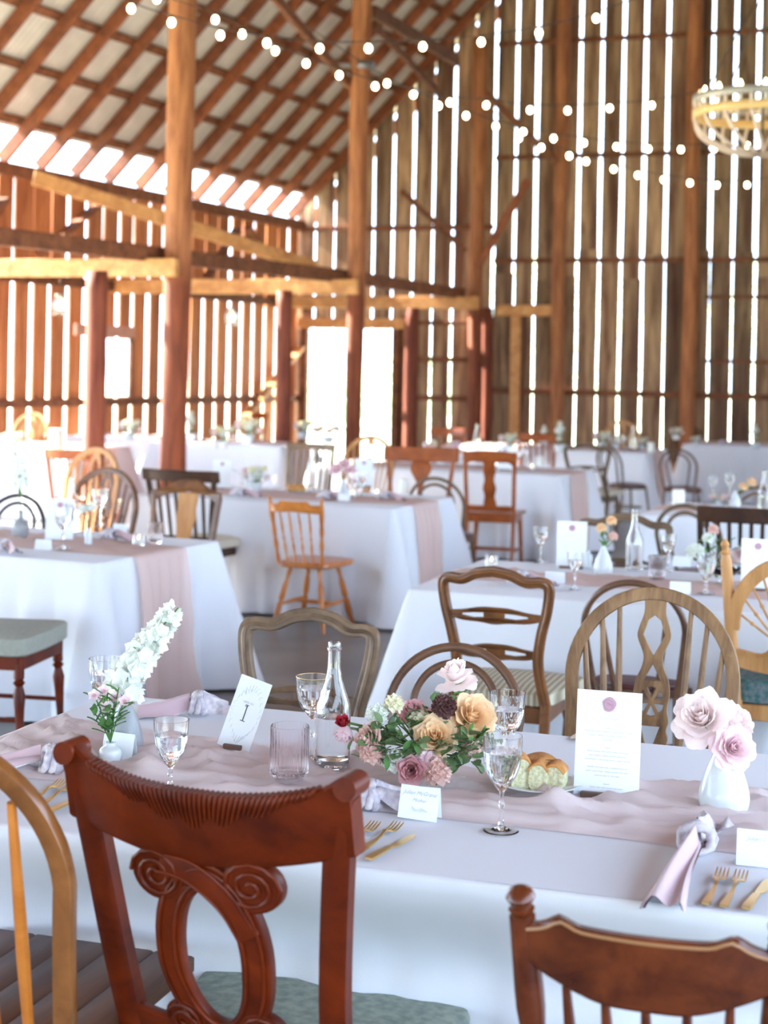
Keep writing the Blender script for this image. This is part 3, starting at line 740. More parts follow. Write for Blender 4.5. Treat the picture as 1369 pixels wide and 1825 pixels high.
# --- ring back chair in front
def chair_ring():
    c = Chair('ring_back_chair', 'carved red-brown chair with ring splat in front of the place card', .50, .46, .405, 1.02, 14, 'red', .045)
    for sd in (-1, 1): c.post(sd, .19, .245, .99, .050, .038)
    # yoke crest, ears turned up
    def f(k):
        x = (k - .5) * .535; q = abs(x) / .2675
        z1 = .975 + .045 * q ** 2.6 + .014 * exp(-((q - .93) / .07) ** 2) + .004 * cos(q * 9); z0 = .862 + .03 * q ** 2 - .012 * (1 - q) ; return x, z0, z1, .036 + .012 * exp(-((q - .97) / .06) ** 2)
    c.rail(f, 'crest_rail', 48)
    for sd in (-1, 1):
        p = c.bp(sd * .262, 1.01); mb = MB(); mb.tube([p + Vector((sd * .0, -.030, .0)), p + Vector((sd * .0, .030, 0))], .020, 14); c.part(mb, 'ear_scroll')
    # carved shell and leaves along the crest edge
    mb = MB()
    for k in range(-22, 23):
        x = k * .0095; q = abs(x) / .2675; zt = .975 + .045 * q ** 2.6; ln = (.050 * (1 - (abs(k) / 24) ** 1.5) + .010) * (.62 + .38 * abs(cos(k * .42))); an = k * .052
        for s_ in (-1,):
            pts = []
            for j in range(6):
                u = j / 5; pts.append(c.bp(x - sin(an) * ln * u * .8, zt + .003 - ln * u, -.0205 - .0035 * sin(pi * min(1, u + .15))))
            pts.insert(0, c.bp(x, zt + .004, .008)); mb.tube(pts, [.003] + [.0042 * (1 - .5 * j / 5) for j in range(6)], 6)
    c.part(mb, 'carved_shell')
    # ring splat
    n = 56; out = [(.108 * cos(2 * pi * i / n), .685 + .172 * sin(2 * pi * i / n)) for i in range(n)]
    inn = [(.056 * cos(2 * pi * i / n), .680 + .122 * sin(2 * pi * i / n) * (1 - .0 * abs(cos(2 * pi * i / n)))) for i in range(n)]
    c.plate([out, inn], .026, 'ring_splat', bev=.004)
    for rr, zr, off in ((.098, .160, -.0145), (.066, .132, -.0145)):
        c.tube([(rr * cos(2 * pi * i / 48), .684 + zr * sin(2 * pi * i / 48)) for i in range(48)], .0035, 'bead', closed=True, n=6, t=off)
    # crossing strap over the top, with two volutes
    for sd in (-1, 1):
        vx, vz = sd * .088, .822; pts = []
        for i in range(30):
            a = i / 29 * 2.35 * 2 * pi; r_ = .050 * (1 - i / 34) ; pts.append((vx + sd * r_ * cos(a) * 1.05, vz + r_ * sin(a) * .92, ))
        disc = [(vx + .053 * cos(2 * pi * i / 28), vz + .047 * sin(2 * pi * i / 28)) for i in range(28)]
        c.plate([disc], .028, 'volute', bev=.005)
        c.tube(pts, .0042, 'volute_scroll', n=6, t=-.0155)
        vz2 = .548; disc = [(sd * .072 + .042 * cos(2 * pi * i / 24), vz2 + .040 * sin(2 * pi * i / 24)) for i in range(24)]
        c.plate([disc], .028, 'volute', bev=.005)
        c.tube([(sd * .072 + sd * .036 * (1 - i / 30) * cos(i / 24 * 4 * pi), vz2 + .034 * (1 - i / 30) * sin(i / 24 * 4 * pi)) for i in range(25)], .004, 'volute_scroll', n=6, t=-.0155)
    st = catmull([(-.075, .845), (-.02, .838), (.04, .795), (.075, .735)], 8); c.tube(st, .024, 'strap', b=.0175, sq=True, n=12)
    for dx in (-.016, .016): c.tube([(x + dx * .7, z + dx) for x, z in st], .0025, 'bead', n=6, t=-.0185)
    c.rail(lambda k: ((k - .5) * .37, .50, .555 - .015 * sin(pi * k), .026), 'lower_rail')
    c.frame(); c.front_legs('cab'); c.seat(FB['sage'], .055, .012, .57, .44, .07, .05)
    return c
# --- windsor bow with wheel splat
def splat_outline(w, z0, z1, prof):
    L_ = catmull([(w * a, z0 + (z1 - z0) * t) for t, a in prof], 5); return [(x, z) for x, z in L_] + [(-x, z) for x, z in reversed(L_)]
def tri(cx, cz, pts, s): return [(cx + x * s, cz + z * s) for x, z in pts]
def chair_wheel(mat='oak', label='oak wheelback chair with pierced splat', w=.46, h=1.06, sh=.45, hero=False, name='wheelback_chair', seatm=None):
    c = Chair(name, label, w, .44, sh, h, 11, mat, .03); c.hw = w * .62
    hw = w * .5; hz = h - .018; z0 = sh - .01; arc = []
    for i in range(33):
        a = pi * i / 32; arc.append((hw * cos(a) * (1 if True else 0), (hz - hw * 1.02) + hw * 1.02 * sin(a)))
    sidez = [(hw * (.90 + .10 * k), z0 + (hz - hw * 1.02 - z0) * k) for k in [i / 8 for i in range(8)]]
    pts = sidez + arc + [(-x, z) for x, z in reversed(sidez)]
    c.tube(pts, .019, 'bow', b=.0125, sq=True, n=12)
    if hero:
        c.tube([(x * .955, z - (.010 if abs(x) < hw * .6 else .0)) for x, z in pts], .0022, 'bow_bead', n=6, t=-.0)
    def arcz(x): return (hz - hw * 1.02) + hw * 1.02 * sqrt(max(0, 1 - (x / hw) ** 2)) - .012
    for k in (1, 2, 3):
        for sd in (-1, 1):
            xb = sd * (.045 + .034 * k); xt = sd * (.055 + .048 * k)
            c.spindle(xb, sh, xt, arcz(xt), [(0, .008), (.3, .0105), (.7, .0095), (1, .007)], n=8)
    zt = arcz(0) + .004; w2 = .046; H = zt - sh
    prof = [(0, .78), (.16, .78), (.30, 1.0), (.36, 1.08), (.40, .98), (.44, 1.08), (.52, .98), (.60, 1.08), (.66, .95), (.70, .80), (.76, .62), (.82, 1.0), (.88, .98), (.94, .70), (1, .62)]
    if hero: prof = [(0, .78), (.22, .78), (.28, .95), (.33, 1.12), (.37, 1.0), (.41, 1.12), (.47, 1.0), (.53, 1.12), (.60, 1.02), (.66, .70), (.72, .62), (.80, 1.02), (.85, .96), (.92, .68), (1, .68)]
    holes = []
    Z = lambda t: sh + H * t
    holes.append([(0, Z(.715)), (.031, Z(.815)), (.018, Z(.885)), (0, Z(.91)), (-.018, Z(.885)), (-.031, Z(.815))])
    holes.append([(-.024, Z(.60)), (.024, Z(.60)), (0, Z(.675))])
    for i in range(6):
        a0 = radians(60 * i + 10 + 0); a1 = radians(60 * i + 50); R_ = .036; r0 = .009; am = (a0 + a1) / 2; cz = Z(.50)
        holes.append([(r0 * cos(am), cz + r0 * 1.1 * sin(am)), (R_ * cos(a0), cz + R_ * 1.1 * sin(a0)), (R_ * 1.04 * cos(am), cz + R_ * 1.14 * sin(am)), (R_ * cos(a1), cz + R_ * 1.1 * sin(a1))])
    holes.append([(-.027, Z(.385)), (.027, Z(.385)), (0, Z(.245))])
    c.plate([splat_outline(w2, sh, zt, prof)] + holes, .012, 'splat', bev=.002)
    c.part(MB().slab(trap(w + .0, w - .06, .44, .12, 6, .02), sh - .035, sh + .002, .012), 'seat', seatm or c.m)
    c.splay_legs(); return c
# --- bow only, left front
def chair_bow_front():
    c = Chair('bow_back_chair', 'golden brown bow back chair with plank seat at the left edge, nearest the camera', .46, .46, .50, 1.07, 12, 'oak', .03)
    c.m = wood('tan_varnished_wood', (106, 62, 28), (152, 94, 48), .3, 'N', 6, 0, .08, coat=.4)
    hw = .22; pts = []
    for i in range(33): a = pi * i / 32; pts.append((hw * cos(a), .815 + .24 * sin(a)))
    pts = [(hw * (.86 + .14 * k / 6), .49 + .325 * k / 6) for k in range(6)] + pts + [(-hw * (.86 + .14 * k / 6), .49 + .325 * k / 6) for k in reversed(range(6))]
    c.tube(pts, .018, 'bow', b=.014, sq=True, n=12)
    for k in (-2, -1, 0, 1, 2): c.spindle(k * .062, .49, k * .072, 1.045 - .012 * k * k - .005 * abs(k) ** 3, [(0, .009), (.4, .012), (1, .008)], m=WD['honey'])
    for k in range(5): c.part(MB().box((-.176 + k * .088, .01, .50), (.0865, .45, .032), None, .003), 'seat_plank', wood('seat_plank_wood', (70, 40, 26), (108, 68, 46), .45, 'Y', 8, .1, .1))
    c.splay_legs(); return c
# --- spindle chair, right front
def chair_spindle(mat, label, w=.40, h=.88, sh=.44, big=False, name='spindle_back_chair'):
    c = Chair(name, label, w, .42, sh, h, 12, mat, .05); hw = w / 2 - .01
    fin = [(0, .011), (.04, .013), (.10, .010), (.18, .018), (.26, .020), (.30, .013), (.34, .018), (.37, .013), (.42, .015), (.60, .0225), (.66, .0225), (.90, .020), (.905, .014), (.925, .020), (.932, .014), (.94, .0165), (.965, .0225), (.985, .018), (.998, .006)]
    if not big: fin = [(0, .010), (.08, .014), (.2, .010), (.3, .016), (.4, .010), (.5, .015), (.6, .012), (.72, .017), (.88, .015), (.92, .009), (.96, .013), (1, .004)]
    for sd in (-1, 1): c.spindle(sd * (hw - .03), sh - .01, sd * hw, h, fin, 'back_post', 16)
    if big:
        def f(k):
            x = (k - .5) * 2 * (hw - .008); q = abs(x) / hw
            top = h - .040 - .018 * max(0, (q - .68) / .32) ** 1.0 * (1 if q > .68 else 0) + .010 * exp(-((q - .66) / .10) ** 2)
            bot = h - .150 + .032 * q ** 2 + .012 * exp(-((q - .78) / .12) ** 2) * 0 ; bot = h - .155 + .045 * (max(0, q - .25) / .75) ** 1.5
            return x, bot, top, .024
        c.rail(f, 'crest_rail', 40)
        # moulded bead under the top edge
        pts = [];
        for i in range(33):
            x, b_, t_, th = f(i / 32); pts.append((x * .97, t_ - .006))
        c.tube(pts, .0028, 'crest_bead', n=6, t=-.012, m=plain('worn_edge', (158, 110, 70), .4))
    else:
        def f(k):
            x = (k - .5) * 2 * (hw - .005); q = abs(x) / hw
            top = h - .025 - .022 * (1 if q > .62 else max(0, (q - .52) / .10)) ; return x, h - .105 + .012 * (1 - q), top, .02
        c.rail(f, 'crest_rail', 30)
    ns = 5 if big else 4
    for k in range(ns):
        q = (k + 1) / (ns + 1) - .5; x0 = q * 2 * (hw - .035); x1 = q * 2 * (hw - .012)
        c.spindle(x0, sh - .005, x1, h - (.125 if big else .10), [(0, .007), (.1, .009), (.2, .007), (.35, .011), (.45, .006), (.5, .010), (.55, .006), (.7, .010), (1, .006)], 'spindle', 8)
    sc_ = [(x, y) for x, y in trap(w + .05, w - .02, .43, .09, 6, .015)]
    c.part(MB().slab(sc_, sh - .03, sh + .006, .014), 'seat'); c.splay_legs(); return c
# --- louis style serpentine chair (top frame, one or two pierced slats)
def chair_serp(mat, label, slats=2, w=.42, h=.95, sh=.45, seatm='stripe', r=.019, name='serpentine_back_chair', oval=False):
    c = Chair(name, label, w, .43, sh, h, 9, mat, .04); c.hw = w * .55; a = w / 2 - .012
    lh = catmull([(a * .92, sh - .02), (a * .80, sh + (h - sh) * .28), (a * .86, sh + (h - sh) * .5), (a * .99, sh + (h - sh) * .72), (a * 1.03, h - .055), (a * .90, h - .034), (a * .62, h - .035), (a * .32, h - .010), (0, h - .0)], 5)
    pts = lh + [(-x, z) for x, z in reversed(lh[:-1])]
    c.tube(pts, r, 'back_frame', b=r * .8, sq=True, n=12)
    c.tube(pts, r * .35, 'frame_bead', n=6, t=-r * .8); c.tube(pts, r * .35, 'frame_bead', n=6, t=r * .8)
    for j in range(slats):
        zc = sh + (h - sh) * ((.66, .38)[j] if slats == 2 else .52); ww = a * .93 if j == 0 else a * .84
        up = catmull([(-ww, zc + .012), (-ww * .7, zc + .018), (-ww * .3, zc + .032), (0, zc + .034), (ww * .3, zc + .032), (ww * .7, zc + .018), (ww, zc + .012)], 5)
        lo = catmull([(ww, zc - .010), (ww * .7, zc - .022), (ww * .3, zc - .024), (0, zc - .030), (-ww * .3, zc - .024), (-ww * .7, zc - .022), (-ww, zc - .010)], 5)
        hs = []
        for sd in (-1, 1):
            q = [(.22, .012), (.45, .010), (.68, .004), (.70, -.002), (.45, -.008), (.22, -.004)]; hs.append([(sd * ww * x, zc + z) for x, z in (q if sd > 0 else q)])
        c.plate([up + lo] + hs, .014, 'slat', bev=.003)
    for sd in (-1, 1): c.part(MB().tube([(sd * a * .92, -c.d / 2 - .0, sh), (sd * a * .9, -c.d / 2 - .03, sh * .5), (sd * a * .92, -c.d / 2 - .07, 0)], [.019, .017, .014], 10, sq=True), 'rear_leg')
    c.frame(); c.front_legs('cab'); c.seat(FB[seatm], .05, .02, w + .07, w - .02, .05, .03); return c
# --- bentwood
def chair_bent(mat, label, w=.40, h=.88, sh=.45, seatm='maroon', r=.0125, name='bentwood_chair'):
    c = Chair(name, label, w, .40, sh, h, 12, mat, .02); c.hw = w * .6
    def hoop(a, zt, zb, k0): 
        P_ = []
        zc = zt - a * .95
        for i in range(25): q = pi * i / 24; P_.append((a * cos(q), zc + a * .95 * sin(q)))
        sd = [(a * (k0 + (1 - k0) * (j / 6) ** .8), zb + (zc - zb) * j / 6) for j in range(6)]
        return sd + P_ + [(-x, z) for x, z in reversed(sd)]
    c.tube(hoop(w / 2, h - .01, sh - .02, .80), r * 1.05, 'outer_hoop', n=12); c.tube(hoop(w * .315, h - .055, sh - .005, .62), r * .9, 'inner_hoop', n=12)
    for sd in (-1, 1): c.part(MB().tube([(sd * w * .40, -c.d / 2, sh - .0), (sd * w * .42, -c.d / 2 - .03, sh * .5), (sd * w * .45, -c.d / 2 - .08, 0)], [.013, .013, .011], 10), 'rear_leg')
    rr = [(.205 * cos(2 * pi * i / 28), .205 * sin(2 * pi * i / 28)) for i in range(28)]
    c.part(MB().slab(rr, sh - .03, sh, .006), 'seat_ring'); c.part(MB().slab([(x * .94, y * .94) for x, y in rr], sh - .004, sh + .02, .01, .018), 'seat', FB[seatm] if seatm else c.m)
    c.part(MB().tube([(x * .72, y * .72, .22) for x, y in rr], .008, 8, closed=True), 'leg_ring')
    for sd in (-1, 1): c.part(MB().tube([(sd * .13, .14, sh - .02), (sd * .15, .17, .2), (sd * .17, .21, 0)], [.014, .012, .010], 10), 'leg')
    return c
# --- square back with vertical slats or a splat
def chair_slat(mat, label, w=.44, h=.98, sh=.47, crest=.07, ns=6, seatm='cream', splat=None, splatm=None, hump=0, name='slat_back_chair', flare=.02, legs='turned', shoulders=False, crown=0, seatwood=False, crown_gap=True):
    c = Chair(name, label, w, .44, sh, h, 9, mat, .03)
    a = w / 2 - .02
    for sd in (-1, 1): c.post(sd, a - .01, a + flare, h - (crest if hump else .01), .034, .028)
    if hump:
        T_ = catmull([(-a - flare - .012, h - hump - .012), (-a * .75, h - hump + .004), (-a * .35, h - .006), (0, h), (a * .35, h - .006), (a * .75, h - hump + .004), (a + flare + .012, h - hump - .012)], 6)
        B_ = catmull([(a + flare + .012, h - hump - crest * .9), (a * .75, h - hump - .042), (a * .35, h - crest * .85), (0, h - crest * .72), (-a * .35, h - crest * .85), (-a * .75, h - hump - .042), (-a - flare - .012, h - hump - crest * .9)], 6)
        c.plate([T_ + B_], .026, 'crest_rail', bev=.004)
    else:
        c.rail(lambda k: ((k - .5) * 2 * (a + flare + .016 + (.012 if flare > .03 else 0)), h - crest - crown * .5 * (1 - abs(2 * k - 1) ** 2) * (0 if crown else 1), h - .0 - crown * abs(2 * k - 1) ** 2.5, .026), 'crest_rail', 24)
    zb = sh + .07
    if splat:
        W_ = splat[0]; zt = h - (crest * .8)
        c.plate([splat_outline(W_, sh + .02, zt, splat[1])], .012, 'splat', splatm)
    else:
        for k in range(ns):
            x = ((k + .5) / ns - .5) * 2 * (a - .01); c.part(MB().tube([c.bp(x * .93, zb), c.bp(x, h - crest + .01)], .011, 8, nrm=(0, 1, 0), b=.005, sq=True), 'back_slat')
    if shoulders:
        for sd in (-1, 1):
            o_ = catmull([(sd * a, h - crest - .055), (sd * (a - .02), h - crest - .02), (sd * (a - .06), h - crest + .01), (sd * (a), h - crest + .015)], 4); c.plate([o_], .02, 'corner_bracket')
    c.rail(lambda k: ((k - .5) * 2 * a, zb - .05, zb, .02), 'lower_rail')
    c.frame(); c.front_legs(legs); 
    if legs == 'square': c.side_str(.14); c.part(MB().box((0, 0, .14), (w - .06, .018, .03)), 'stretcher')
    if seatwood: c.part(MB().slab(trap(w + .03, w - .03, .44, .03, 4), sh - .02, sh + .008, .008), 'seat')
    else: c.seat(FB[seatm], .055, .02, w + .04, w - .03, .05, .01)
    return c
# --- fan back with finials, right edge
def chair_fan(label):
    c = Chair('fan_back_chair', label, .50, .44, .47, 1.08, 10, 'golden', .03); hw = .235
    for sd in (-1, 1):
        c.spindle(sd * (hw - .04), .46, sd * hw, 1.08, [(0, .02), (.3, .023), (.86, .021), (.9, .014), (.915, .019), (.93, .010), (.96, .017), (.99, .006)], 'back_post', 14)
    zc = .69
    outer = [( .205 * cos(pi * i / 24), zc + .05 + .255 * sin(pi * i / 24)) for i in range(25)]
    c.tube(outer, .026, 'arched_crest', b=.013, sq=True, n=12)
    c.plate([catmull([(-.19, .60), (-.05, .575), (.05, .575), (.19, .60), (.20, .665), (.1, .655), (.05, .70), (0, .715), (-.05, .70), (-.1, .655), (-.20, .665)], 4, True)], .02, 'lower_rail')
    for i in range(1, 12):
        a = pi * i / 12; x = .19 * cos(a); z = zc + .05 + .24 * sin(a)
        c.spindle(.045 * cos(a), zc + .01, x, z, [(0, .0045), (.6, .0055), (.64, .009), (.7, .005), (1, .0045)], 'fan_spindle', 6)
    c.seat(FB['teal'], .09, .035, .50, .46, .07, .03); c.frame(); c.front_legs('turned')
    for sd in (-1, 1): c.part(MB().tube([(sd * .19, -.22, .47), (sd * .2, -.27, 0)], [.02, .015], 10), 'rear_leg')
    c.side_str(.2); c.part(MB().tube([(-.2, -.25, .22), (.2, -.25, .22)], .012, 8), 'stretcher')
    return c

# ---------------- front table
put(chair_ring(), 352, 1396, radians(22), htop=.99)
put(chair_bow_front(), -132, 1300, radians(17.5), htop=1.07)
big = chair_spindle('brown', 'dark varnished spindle chair with ball finial at the right front', .40, .92, .45, big=True)
put(big, 1150, 1648, radians(17.5), htop=.895)
put(chair_serp('grey', 'grey-brown serpentine back chair behind the clear bottle', 1, .41, .95, .45, 'cream', .020), 558, 1095, yaw1, face=-1)
bw = chair_bent('bent', 'brown bentwood chair behind the flower centrepiece', .39, .89)
put(bw, 818, 1147, yaw1, face=-1)
put(chair_wheel('oak', 'pale oak wheelback chair behind the menu card', .46, 1.06, .45, True), 1170, 1047, yaw1, face=-1)
# ---------------- right middle table
put(chair_serp('walnut', 'walnut ladder back chair with two pierced slats and striped seat', 2, .41, .95, .46, 'stripe', .019, 'ladder_back_chair'), 880, 1018, radians(19))
put(bw, 1128, 1034, radians(19), 'bentwood chair with maroon seat behind the oak wheelback')
put(chair_fan('golden fan back chair with teal patterned seat at the right edge'), 1408, 985, radians(19), htop=1.04)
gs = chair_serp('grey', 'greyish curved top chair behind the peach carnations', 1, .46, .95, .45, 'cream', .019)
put(gs, 1116, 921, radians(19), face=-1)
# ---------------- right table behind
mb_ = chair_bent('grey', 'pale bentwood chair left of the dark slatted chair', .42, .90)
put(mb_, 1222, 898, radians(35))
put(chair_slat('dark', 'dark mission chair with wide crest and vertical slats, right side', .52, .98, .46, .085, 8, 'sage', name='mission_chair', flare=.0), 1330, 905, radians(15))
put(mb_, 1352, 866, radians(20), 'dark bentwood chair top behind the far right carafe', face=-1)
# ---------------- centre table
put(chair_spindle('honey', 'orange varnished spindle chair drawn up to the centre table', .38, .86, .43), 522, 886, yw)
put(chair_slat('dark', 'dark slatted chair with cream seat left of the centre table', .46, .98, .47, .075, 6, 'cream', name='slat_back_chair', flare=.045), 318, 838, radians(22))
put(chair_slat('walnut', 'humped crest chair with amber vase splat beside the left middle table', .48, .95, .46, .10, 0, 'cream', (.068, [(0, .9), (.25, .75), (.45, .85), (.6, 1.05), (.75, .95), (.88, 1.05), (1, 1.0)]), WD['amber'], hump=.06, name='splat_back_chair'), 338, 855, radians(24), face=-1)
rc = chair_slat('warm', 'red-brown chair with carved crest and fan splat behind the centre table', .48, 1.06, .46, .11, 0, 'cream', (.085, [(0, .25), (.4, .25), (.6, .35), (.78, .9), (.85, 1.0), (.93, .85), (1, .4)]), None, name='carved_splat_chair', flare=.05)
put(rc, 752, 797, radians(10), face=-1)
vs_ = chair_slat('warm', 'warm brown chair with wavy vase splat standing right of the centre table', .46, 1.0, .46, .10, 0, 'cream', (.055, [(0, .9), (.15, 1.0), (.3, .8), (.45, 1.05), (.62, .75), (.78, 1.0), (.9, .9), (1, 1.15)]), None, name='vase_splat_chair', flare=.005, legs='square', shoulders=True, crown=.02, seatwood=True)
put(vs_, 872, 803, radians(14))
put(chair_slat('grey', 'tan slat back chair at the far side of the centre table', .44, 1.02, .46, .06, 7, 'cream', name='slat_back_chair', flare=.01), 557, 790, yw, face=-1)
wk = chair_wheel('golden', 'pale wheelback chair left of the red carved chair', .46, 1.08, name='wheelback_chair')
put(wk, 662, 776, yw, face=-1)
put(mb_, 775, 850, yw, 'thin bentwood chair between the red carved and vase splat chairs')
# ---------------- left middle table
wl_ = chair_wheel('walnut', 'brown wheelback chair in front, far side of the left middle table', .50, 1.0, name='wheelback_chair')
put(wl_, 194, 833, radians(24), face=-1)
put(wk, 174, 797, radians(30), 'golden wheelback chair just behind the brown wheelback', face=-1)
put(chair_bent('black', 'thin black bentwood chair at the left edge behind the stock vase', .42, .88), 35, 880, radians(22), face=-1)
st = Chair('upholstered_chair', 'upholstered chair with grey-green seat and turned legs beside the left middle table', .50, .47, .48, .95, 9, 'red', .03)
for sd in (-1, 1): st.post(sd, .21, .22, .94, .036, .028)
st.rail(lambda k: ((k - .5) * .48, .86, .95, .026), 'crest_rail'); st.frame(); st.front_legs('turned', m=WD['red']); st.side_str(.2); st.seat(FB['greygreen'], .075, .02, .54, .46, .06, .01)
sp = P(92, 1128, .53); st.t.location = (sp.x - .25, sp.y + .06, 0); st.t.rotation_euler = (0, 0, radians(-100)); USED.add(st.t.name)
# ---------------- far tables
fs_ = chair_slat('warm', 'dark red chair crest between the far flower vases', .44, .95, .46, .09, 5, 'cream', name='slat_back_chair')
put(fs_, 955, 772, yw)
put(gs, 1045, 793, yw, 'curved top chair left of the far pale bentwood')
put(mb_, 1080, 792, radians(60), 'pale bentwood chair at the end of the table second from the wall')
put(fs_, 800, 762, yw, 'reddish chair behind the long flower arrangement of the far table', face=-1)
put(wk, 1110, 750, yw, 'honey coloured chair behind the second table from the end wall', face=-1)
put(bw, 1230, 760, yw, 'small bentwood chair near the base of the right log post', face=-1)
put(bw, 1208, 800, yw, 'dark bentwood chair at the left end of the far right table')
put(fs_, 460, 735, radians(40), 'sunlit chair left of the second short post', face=-1)
put(wk, 60, 735, yw, 'sunlit chair with rounded top on the far left', face=-1)
put(fs_, 120, 800, yw, 'sunlit chair hidden behind the wheelback pair')
# ================================================================ TABLEWARE AND FLOWERS
G_clear = glassmat('clear_glass'); G_pink = glassmat('pinkish_glass', (255, 253, 254), ior=1.36); G_water = glassmat('water', ior=1.33)
M_white = plain('white_glaze', (214, 219, 222), .12, bump=0); M_greyc = plain('grey_glaze', (156, 158, 162), .3, var=.05, vscale=30)
M_paper = plain('white_card', (240, 243, 246), .8, spec=.1); M_ink = plain('grey_ink', (176, 174, 182), .8); M_inkd = plain('dark_ink', (70, 64, 84), .8)
M_gold = plain('brushed_gold', (246, 206, 140), .28, 1.0); M_silver = plain('pale_steel', (226, 220, 210), .2, 1.0)
M_wax = plain('mauve_wax', (186, 142, 158), .35); M_stand = wood('stand_wood', (92, 70, 60), (136, 108, 94), .5, 'X', 8)
M_candle = plain('candle_wax', (240, 236, 226), .5); M_flame = emit('candle_flame', (255, 220, 150), 14)
M_stem = plain('stem_green', (84, 128, 62), .6); M_leaf = plain('leaf_green', (66, 120, 58), .5, c2=(112, 152, 88), vscale=25); M_leafd = plain('ivy_green', (58, 96, 58), .45, c2=(140, 160, 110), vscale=60)
PT = {
 'peach': translucent('peach_petal', (255, 230, 194), .32, c2=(253, 216, 170), vscale=18),
 'blush': translucent('blush_petal', (255, 244, 241), .35, c2=(253, 235, 233), vscale=25),
 'pink': translucent('pink_petal', (254, 236, 238), .35, c2=(250, 220, 226), vscale=25),
 'rose': translucent('dusty_rose_petal', (242, 202, 202), .3, c2=(232, 178, 184), vscale=25),
 'white': translucent('white_petal', (252, 252, 248), .3, c2=(244, 248, 236), vscale=25),
 'cream': translucent('cream_petal', (250, 246, 222), .3, c2=(244, 238, 204), vscale=25),
 'red': translucent('red_petal', (176, 34, 50), .2, c2=(206, 70, 80), vscale=25),
 'brown': plain('amaranth', (124, 82, 78), .8, c2=(96, 58, 56), vscale=60),
 'coral': translucent('coral_petal', (248, 208, 202), .3, c2=(246, 222, 208), vscale=25),
}
# rose petals are patches of a flaring cup: r_top, height, half span, edge roll
LAYERS = ((.15, .66, 100, 0, 3), (.27, .66, 74, .02, 3), (.40, .60, 62, .06, 4), (.56, .50, 52, .12, 5), (.74, .34, 46, .18, 5), (.92, .12, 42, .22, 6), (1.04, -.12, 38, .24, 6))
BUDL = ((.13, .80, 100, 0, 3), (.24, .82, 78, 0, 3), (.36, .80, 68, .02, 4), (.50, .76, 60, .04, 5), (.64, .68, 52, .08, 5), (.78, .52, 44, .14, 5))
def petal_mesh(lay_, mat, sd):
    rt, h, sp_, roll, n_ = lay_; m = MB()
    def f(u, v):
        a = (v - .5) * 2; um = u * (1 - .16 * abs(a) ** 3 + .03 * sin(a * 5 + sd)) ; half = radians(sp_) * (.35 + .65 * sin(min(1, u * 1.25) * pi / 2)) * (1 - .30 * max(0, u - .72) / .28)
        tip = .06 * max(0, 1 - abs(a) * 2.6) * max(0, u - .7) / .3
        r_ = .05 + (rt - .05) * (um ** .62) + roll * max(0, um - .72) * 1.6 + tip * (.5 + roll * 2) + .012 * sin(a * 7 + sd) * u
        z = -.38 + (h + .38) * (um ** 1.25) - roll * 1.5 * max(0, um - .78) ** 1.3 * 2 + tip * .5
        th = a * half; return (r_ * sin(th), -r_ * cos(th), z)
    m.grid(8, 8, f); me = bpy.data.meshes.new('petal'); me.from_pydata(m.v, [], m.f); me.shade_smooth(); me.materials.append(mat); return me
PM = {}
def rose(color, R, label, loc, aim=(0, -.6, .8), stem_to=None, kind='open', group=None, name='rose', seed=0):
    """many petalled rose; its petals are parts sharing one mesh per ring"""
    rd = random.Random(seed + int(R * 1e4)); t = thing(name, label, 'flower', group, loc); q = Vector(aim).to_track_quat('Z', 'Y').to_matrix().to_4x4()
    LY = BUDL if kind == 'bud' else LAYERS
    for li, ly in enumerate(LY):
        key = (color, kind == 'bud', li)
        if key not in PM: PM[key] = petal_mesh(ly, PT[color], li * 1.7)
        n = ly[4]; a0 = rd.uniform(0, 6)
        for k in range(n):
            o = bpy.data.objects.new('petal', PM[key]); C.objects.link(o); o.parent = t; s_ = R * rd.uniform(.94, 1.05)
            dr = radians(rd.uniform(-5, 5)) + (radians(rd.uniform(0, 40)) if kind == 'blown' and li > 3 else 0)
            o.matrix_local = q @ Matrix.Rotation(a0 + 2 * pi * k / n + rd.uniform(-.12, .12), 4, 'Z') @ Matrix.Rotation(dr, 4, 'X') @ Matrix.Diagonal((s_, s_, s_ * rd.uniform(.92, 1.08), 1))
    q3 = q.to_3x3(); hb = q3 @ Vector((0, 0, -R * .62)); mb = MB(); mb.lathe([(0.001, 0), (R * .12, R * .05), (R * .2, R * .16), (R * .16, R * .32)], 10, o=hb, R=q3); mb.build('calyx', M_stem, t)
    if stem_to is not None:
        b = Vector(stem_to) - Vector(loc); mid = (hb + b) / 2 + Vector((0, 0, .01)); pts = catmull([tuple(hb), tuple(mid), tuple(b)], 5)
        MB().tube(pts, .0028, 8).build('stem', M_stem, t)
    return t
def floret_mesh(mat, n=5, ruff=0.0):
    m = MB()
    for k in range(n):
        a = 2 * pi * k / n
        def f(u, v, a=a):
            s_ = (v - .5) * 2; r_ = u; w_ = .52 * sin(pi * min(1, .2 + u * .72)); x = s_ * w_; y = r_; z = .35 * sin(u * 1.4) * u + .12 * s_ * s_ - ruff * .15 * sin(s_ * 7) * u
            return (x * cos(a) - y * sin(a), x * sin(a) + y * cos(a), z)
        m.grid(3, 3, f)
    me = bpy.data.meshes.new('floret'); me.from_pydata(m.v, [], m.f); me.shade_smooth(); me.materials.append(mat); return me
FM = {}
def floret(par, color, p, nrm, s, name='floret', n=5):
    if (color, n) not in FM: FM[(color, n)] = floret_mesh(PT[color], n, 1)
    o = bpy.data.objects.new(name, FM[(color, n)]); C.objects.link(o); o.parent = par; o.location = p
    o.rotation_euler = Vector(nrm).to_track_quat('Z', 'Y').to_euler(); o.scale = (s, s, s * 1.1); return o
